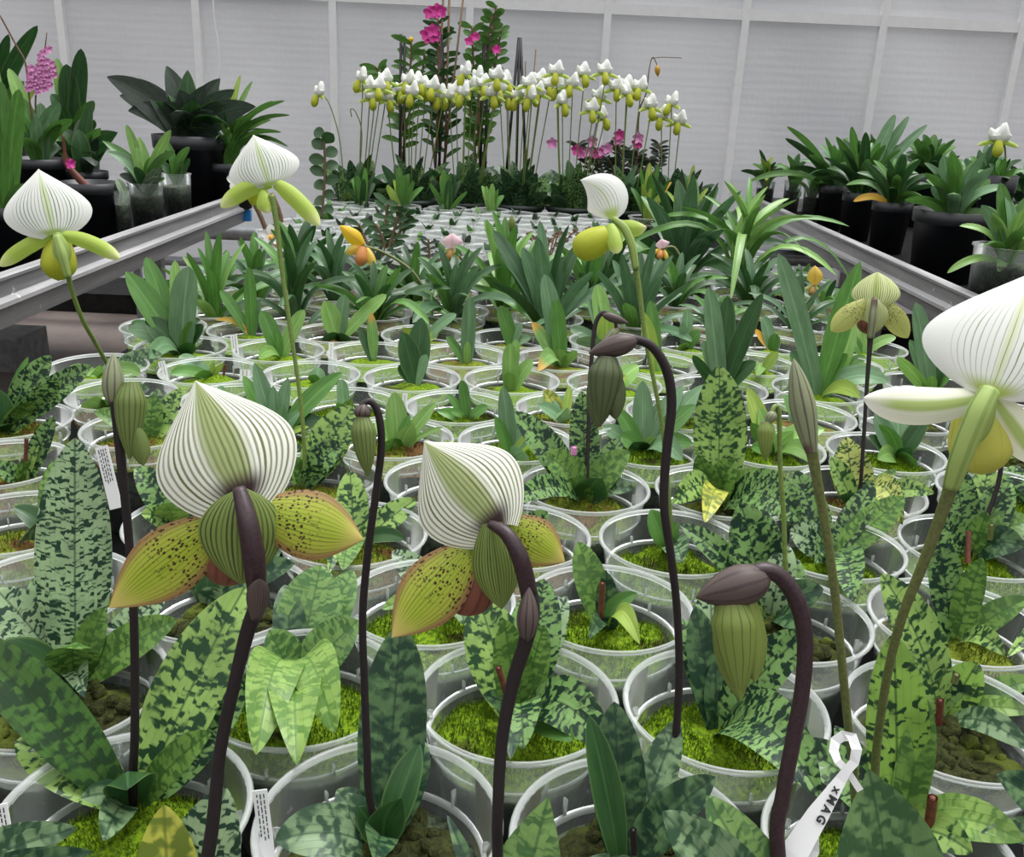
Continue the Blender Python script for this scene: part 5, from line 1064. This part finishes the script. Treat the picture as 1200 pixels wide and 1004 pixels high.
rb(1009, 225, 40, 1.21, 'dense dark strap orchid in black pot, second of the row from the wall', 15, 72, 12, ['dk','g','dk'], 83, arch=.3, tl=[(998,148,13,2,'g',.05), (1049,134,16,2,'bl',.03), (1065,136,13,3,'bl',.03), (1087,146,12,3,'bl',.08), (980,160,11,1,'g',.15)])
rb(978, 216, 34, 1.20, 'arching strap orchid in the black pot closest to the wall', 13, 62, 11, ['dk','g','bl'], 84, arch=.35, tl=[(922,148,9,2,'g',.2), (920,162,10,0,'dk',.2), (1000,222,9,-3,'dk',.3), (930,196,10,-2,'dk',.3), (878,213,8,-3,'g',.3)])
rb(953, 219, 20, 1.13, 'small orchid in clear pot of green moss next to the black pot row', 6, 34, 9, ['g','bl'], 85, True, .4)
rb(930, 212, 20, 1.12, 'orchid with drooping leaves in the middle clear pot at the bench end', 8, 40, 10, ['bl','g'], 86, True, .5, [(935,232,11,-3,'bl',.5)])
rb(898, 212, 22, 1.09, 'yellowing small orchid in clear pot at the very end of the bench', 9, 34, 8, ['g','ly','dk'], 87, True, .5, [(868,200,7,-2,'dk',.4), (890,175,6,0,'dk',.2)])
r, c = rb(1182, 288, 76, 1.14, 'long-leaved orchid in big clear pot of dark moss at the frame edge', 8, 70, 18, ['lg','g','bl'], 88, True, .35, [(1172,214,20,3,'g',.06), (1110,320,10,-6,'lg',.3), (1170,318,12,-6,'lg',.4), (1205,230,18,2,'g',.1), (1150,240,18,2,'bl',.2)])
rb(1150, 225, 60, 1.6, 'dense strap orchid in the second row behind the largest black pot', 16, 60, 14, ['dk','g','bl'], 89, arch=.3)
rb(1085, 205, 50, 1.65, 'dark leafy orchid in the second row behind the strap orchids', 16, 52, 14, ['dk','g'], 90, arch=.35)
rb(1025, 195, 44, 1.5, 'leafy orchid at the back of the second row near the wall bar', 14, 46, 12, ['dk','g','bl'], 91, arch=.35)
rb(1205, 235, 60, 1.75, 'leafy orchid at the outer edge of the second row', 12, 56, 16, ['dk','bl','g'], 92, arch=.35)
r, c = rb(1172, 205, 40, 1.45, 'orchid with one white and lime flower rising above the strap leaves', 8, 34, 11, ['g','dk'], 93)
e = empty('flower', aty(1170, 166, c[1]) - np.array(r['_o'])); e.parent = r; e.rotation_euler.z = -.3; e.scale = (1.15,) * 3
for nm, me, mt in FPR: link(nm, me, e)
stem(r, [c, aty(1178, 190, c[1]), aty(1176, 166, c[1]), aty(1170, 166, c[1] + .004)], .003, 'stemg', n=6)
# ------------------------------------------------------------------ plant labels stuck in the pots
def plate(px, py, w, h, tilt, y, label, zb=None, lines=4):
    p = aty(px, py, y); d = depth(p); W = w * d / F; H = h * d / F; a = math.radians(tilt)
    X = MC[:, 0]; U = nrm(UP * .94 + V(0, .25, 0)); u = U * math.cos(a) + X * math.sin(a); x = X * math.cos(a) - U * math.sin(a); nn = np.cross(x, u); b = MB()
    def bx(x0, x1, u0, u1, t0, t1, mi):
        v = [p + x * i + u * j + nn * k for k in (t0, t1) for i, j in ((x0, u0), (x1, u0), (x1, u1), (x0, u1))]
        b.add(v, [(3, 2, 1, 0), (4, 5, 6, 7), (0, 1, 5, 4), (1, 2, 6, 5), (2, 3, 7, 6), (3, 0, 4, 7)], mi=mi)
    bx(-W / 2, W / 2, -H * 1.15, H / 2, -.0004, .0004, 0); rr = random.Random(int(px))
    for i in range(lines):
        xx = (-.36 + .72 * (i + .5) / lines) * W; uu = .42 * H
        while uu > -.42 * H:
            L = rr.uniform(.04, .12) * H; bx(xx - W * .035, xx + W * .035, uu - L, uu, -.0005 if False else .00041, .0006, 1) ; uu -= L + rr.uniform(.02, .05) * H
    o = b.build('plant_label', [M['tagw'], M['ink']], smooth=False); tag(o, label, 'plant label', 'white plant labels')
plate(124, 545, 15, 46, -14, CR['w'][1] - .06, 'white printed label beside the tall dashed leaf')
plate(308, 955, 17, 62, -8, pos['f'][1] - .005, 'white printed label in the pot of the dark clouded leaf', lines=3)
plate(4, 968, 18, 54, -10, pos['e'][1] - .02, 'white printed label in the mossy pot under the long green leaf', lines=3)
plate(191, 432, 8, 18, -14, pos['AE'][1], 'white label in the flat-leaved pot with the dry stub', lines=2)
plate(227, 364, 9, 13, -10, pos['f1'][1] - .03, 'short white label in the pot of the green fan', lines=2)
plate(275, 404, 8, 24, -8, pos['AO'][1], 'white label beside the olive and pale V of leaves', lines=2)
plate(388, 412, 6, 22, 0, pos['AP'][1], 'white label at the rim of the slim-leaved pot', lines=1)
plate(287, 437, 12, 8, 0, pos['AF'][1] + .02, 'white label lying low in the round-leaf seedling pot', lines=2)
plate(474, 470, 6, 18, 4, pos['X'][1] - .02, 'pale label edge in the pot of slim paired leaves', lines=1)
# loop tag on the green stem, hand-lettered
dT = .46
t = empty('loop_tag', atd(995, 880, dT), 'white hand-lettered loop tag tied round the green flower stem', 'tag'); t['_o'] = [float(x) for x in atd(995, 880, dT)]
def ribbon(pts, w, name, mat, dn=None):
    Q = [P3(p, dT) for p in pts]; b = MB(); v = []
    for i, q in enumerate(Q):
        g = nrm(Q[min(i+1, len(Q)-1)] - Q[max(i-1, 0)]); nn = nrm(CAM - q) if dn is None else dn[i]; s = nrm(np.cross(g, nn)); ww = w[i] * dT / F / 2; th = nrm(np.cross(s, g)) * .0004
        v += [q - s * ww - th, q + s * ww - th, q + s * ww + th, q - s * ww + th]
    f = []
    for i in range(len(Q) - 1):
        for j in range(4): f.append((4*i+j, 4*i+(j+1) % 4, 4*i+4+(j+1) % 4, 4*i+4+j))
    f += [(3, 2, 1, 0), tuple(4*(len(Q)-1) + j for j in range(4))]
    b.add(v, f); return b.build(name, [M[mat]], t, off=t['_o'], smooth=False)
ribbon([(1008,926,-.2), (993,903,-.2), (982,892,0), (977,880,.4), (979,868,.6), (988,862,.5), (999,864,0), (1004,878,-.4), (1001,893,-.4), (993,902,-.35), (985,914,-.3), (958,955,-.4), (930,1000,-.5), (918,1020,-.5)], [8, 8, 9, 11, 12, 12, 12, 12, 11, 10, 13, 24, 30, 34], 'loop', 'tagw')
ribbon([(952,978,-.1), (946,990,0), (925,1030,0)], [16, 30, 34], 'tail', 'tagw')
def lettering(s, a, b, hpx, name):
    A, Bq = P3(a, dT), P3(b, dT); xd = nrm(Bq - A); nn = nrm(CAM - A); nn = nrm(nn - xd * nn.dot(xd)); yd = np.cross(nn, xd)
    cu = bpy.data.curves.new(name, 'FONT'); cu.body = s; cu.size = 1; cu.extrude = .02; cu.offset = .04
    tmp = bpy.data.objects.new(name, cu); COL.objects.link(tmp); bpy.context.view_layer.update()
    me = bpy.data.meshes.new_from_object(tmp.evaluated_get(bpy.context.evaluated_depsgraph_get())); bpy.data.objects.remove(tmp)
    o = link(name, me, t, [M['ink']]); sc_ = hpx * dT / F / .7
    mt = Matrix((np.array([xd, yd, nn]).T * sc_).tolist()).to_4x4(); mt.translation = Vector(A + nn * .0011 - np.array(t['_o'])); o.matrix_local = mt
lettering('x M A G', (978,921,-.3), (956,962,-.45), 9, 'lettering')
# ------------------------------------------------------------------ light
w = bpy.data.worlds.new('world'); sc.world = w; w.use_nodes = True; nt = w.node_tree; bg = nt.nodes['Background']
tc = nt.nodes.new('ShaderNodeTexCoord'); sx = nt.nodes.new('ShaderNodeSeparateXYZ'); nt.links.new(tc.outputs['Generated'], sx.inputs[0])
mr = nt.nodes.new('ShaderNodeMapRange'); mr.interpolation_type = 'SMOOTHSTEP'; nt.links.new(sx.outputs[2], mr.inputs[0])
for i_, v_ in zip((1, 2, 3, 4), (-.05, .85, .06, 1.3)): mr.inputs[i_].default_value = v_
m2_ = nt.nodes.new('ShaderNodeMapRange'); m2_.interpolation_type = 'SMOOTHSTEP'; nt.links.new(sx.outputs[1], m2_.inputs[0])
for i_, v_ in zip((1, 2, 3, 4), (.2, .9, 0., .45)): m2_.inputs[i_].default_value = v_
ad = nt.nodes.new('ShaderNodeMath'); ad.operation = 'ADD'; nt.links.new(mr.outputs[0], ad.inputs[0]); nt.links.new(m2_.outputs[0], ad.inputs[1])
nt.links.new(ad.outputs[0], bg.inputs[1]); bg.inputs[0].default_value = (.985, .99, 1.0, 1)
def sun(name, rot, e, ang):
    l = bpy.data.lights.new(name, 'SUN'); l.energy = e; l.angle = math.radians(ang); o = bpy.data.objects.new(name, l); COL.objects.link(o); o.rotation_euler = [math.radians(a) for a in rot]; return o
sun('daylight_through_roof', (-16, 14, 0), 2.5, 32)
sc.view_settings.exposure = .36
sc.cycles.max_bounces = 8; sc.cycles.transparent_max_bounces = 24; sc.cycles.diffuse_bounces = 3; sc.cycles.glossy_bounces = 2; sc.cycles.transmission_bounces = 4
for r in ROOTS: pass
for o in sc.objects:
    if '_o' in o.keys(): del o['_o']
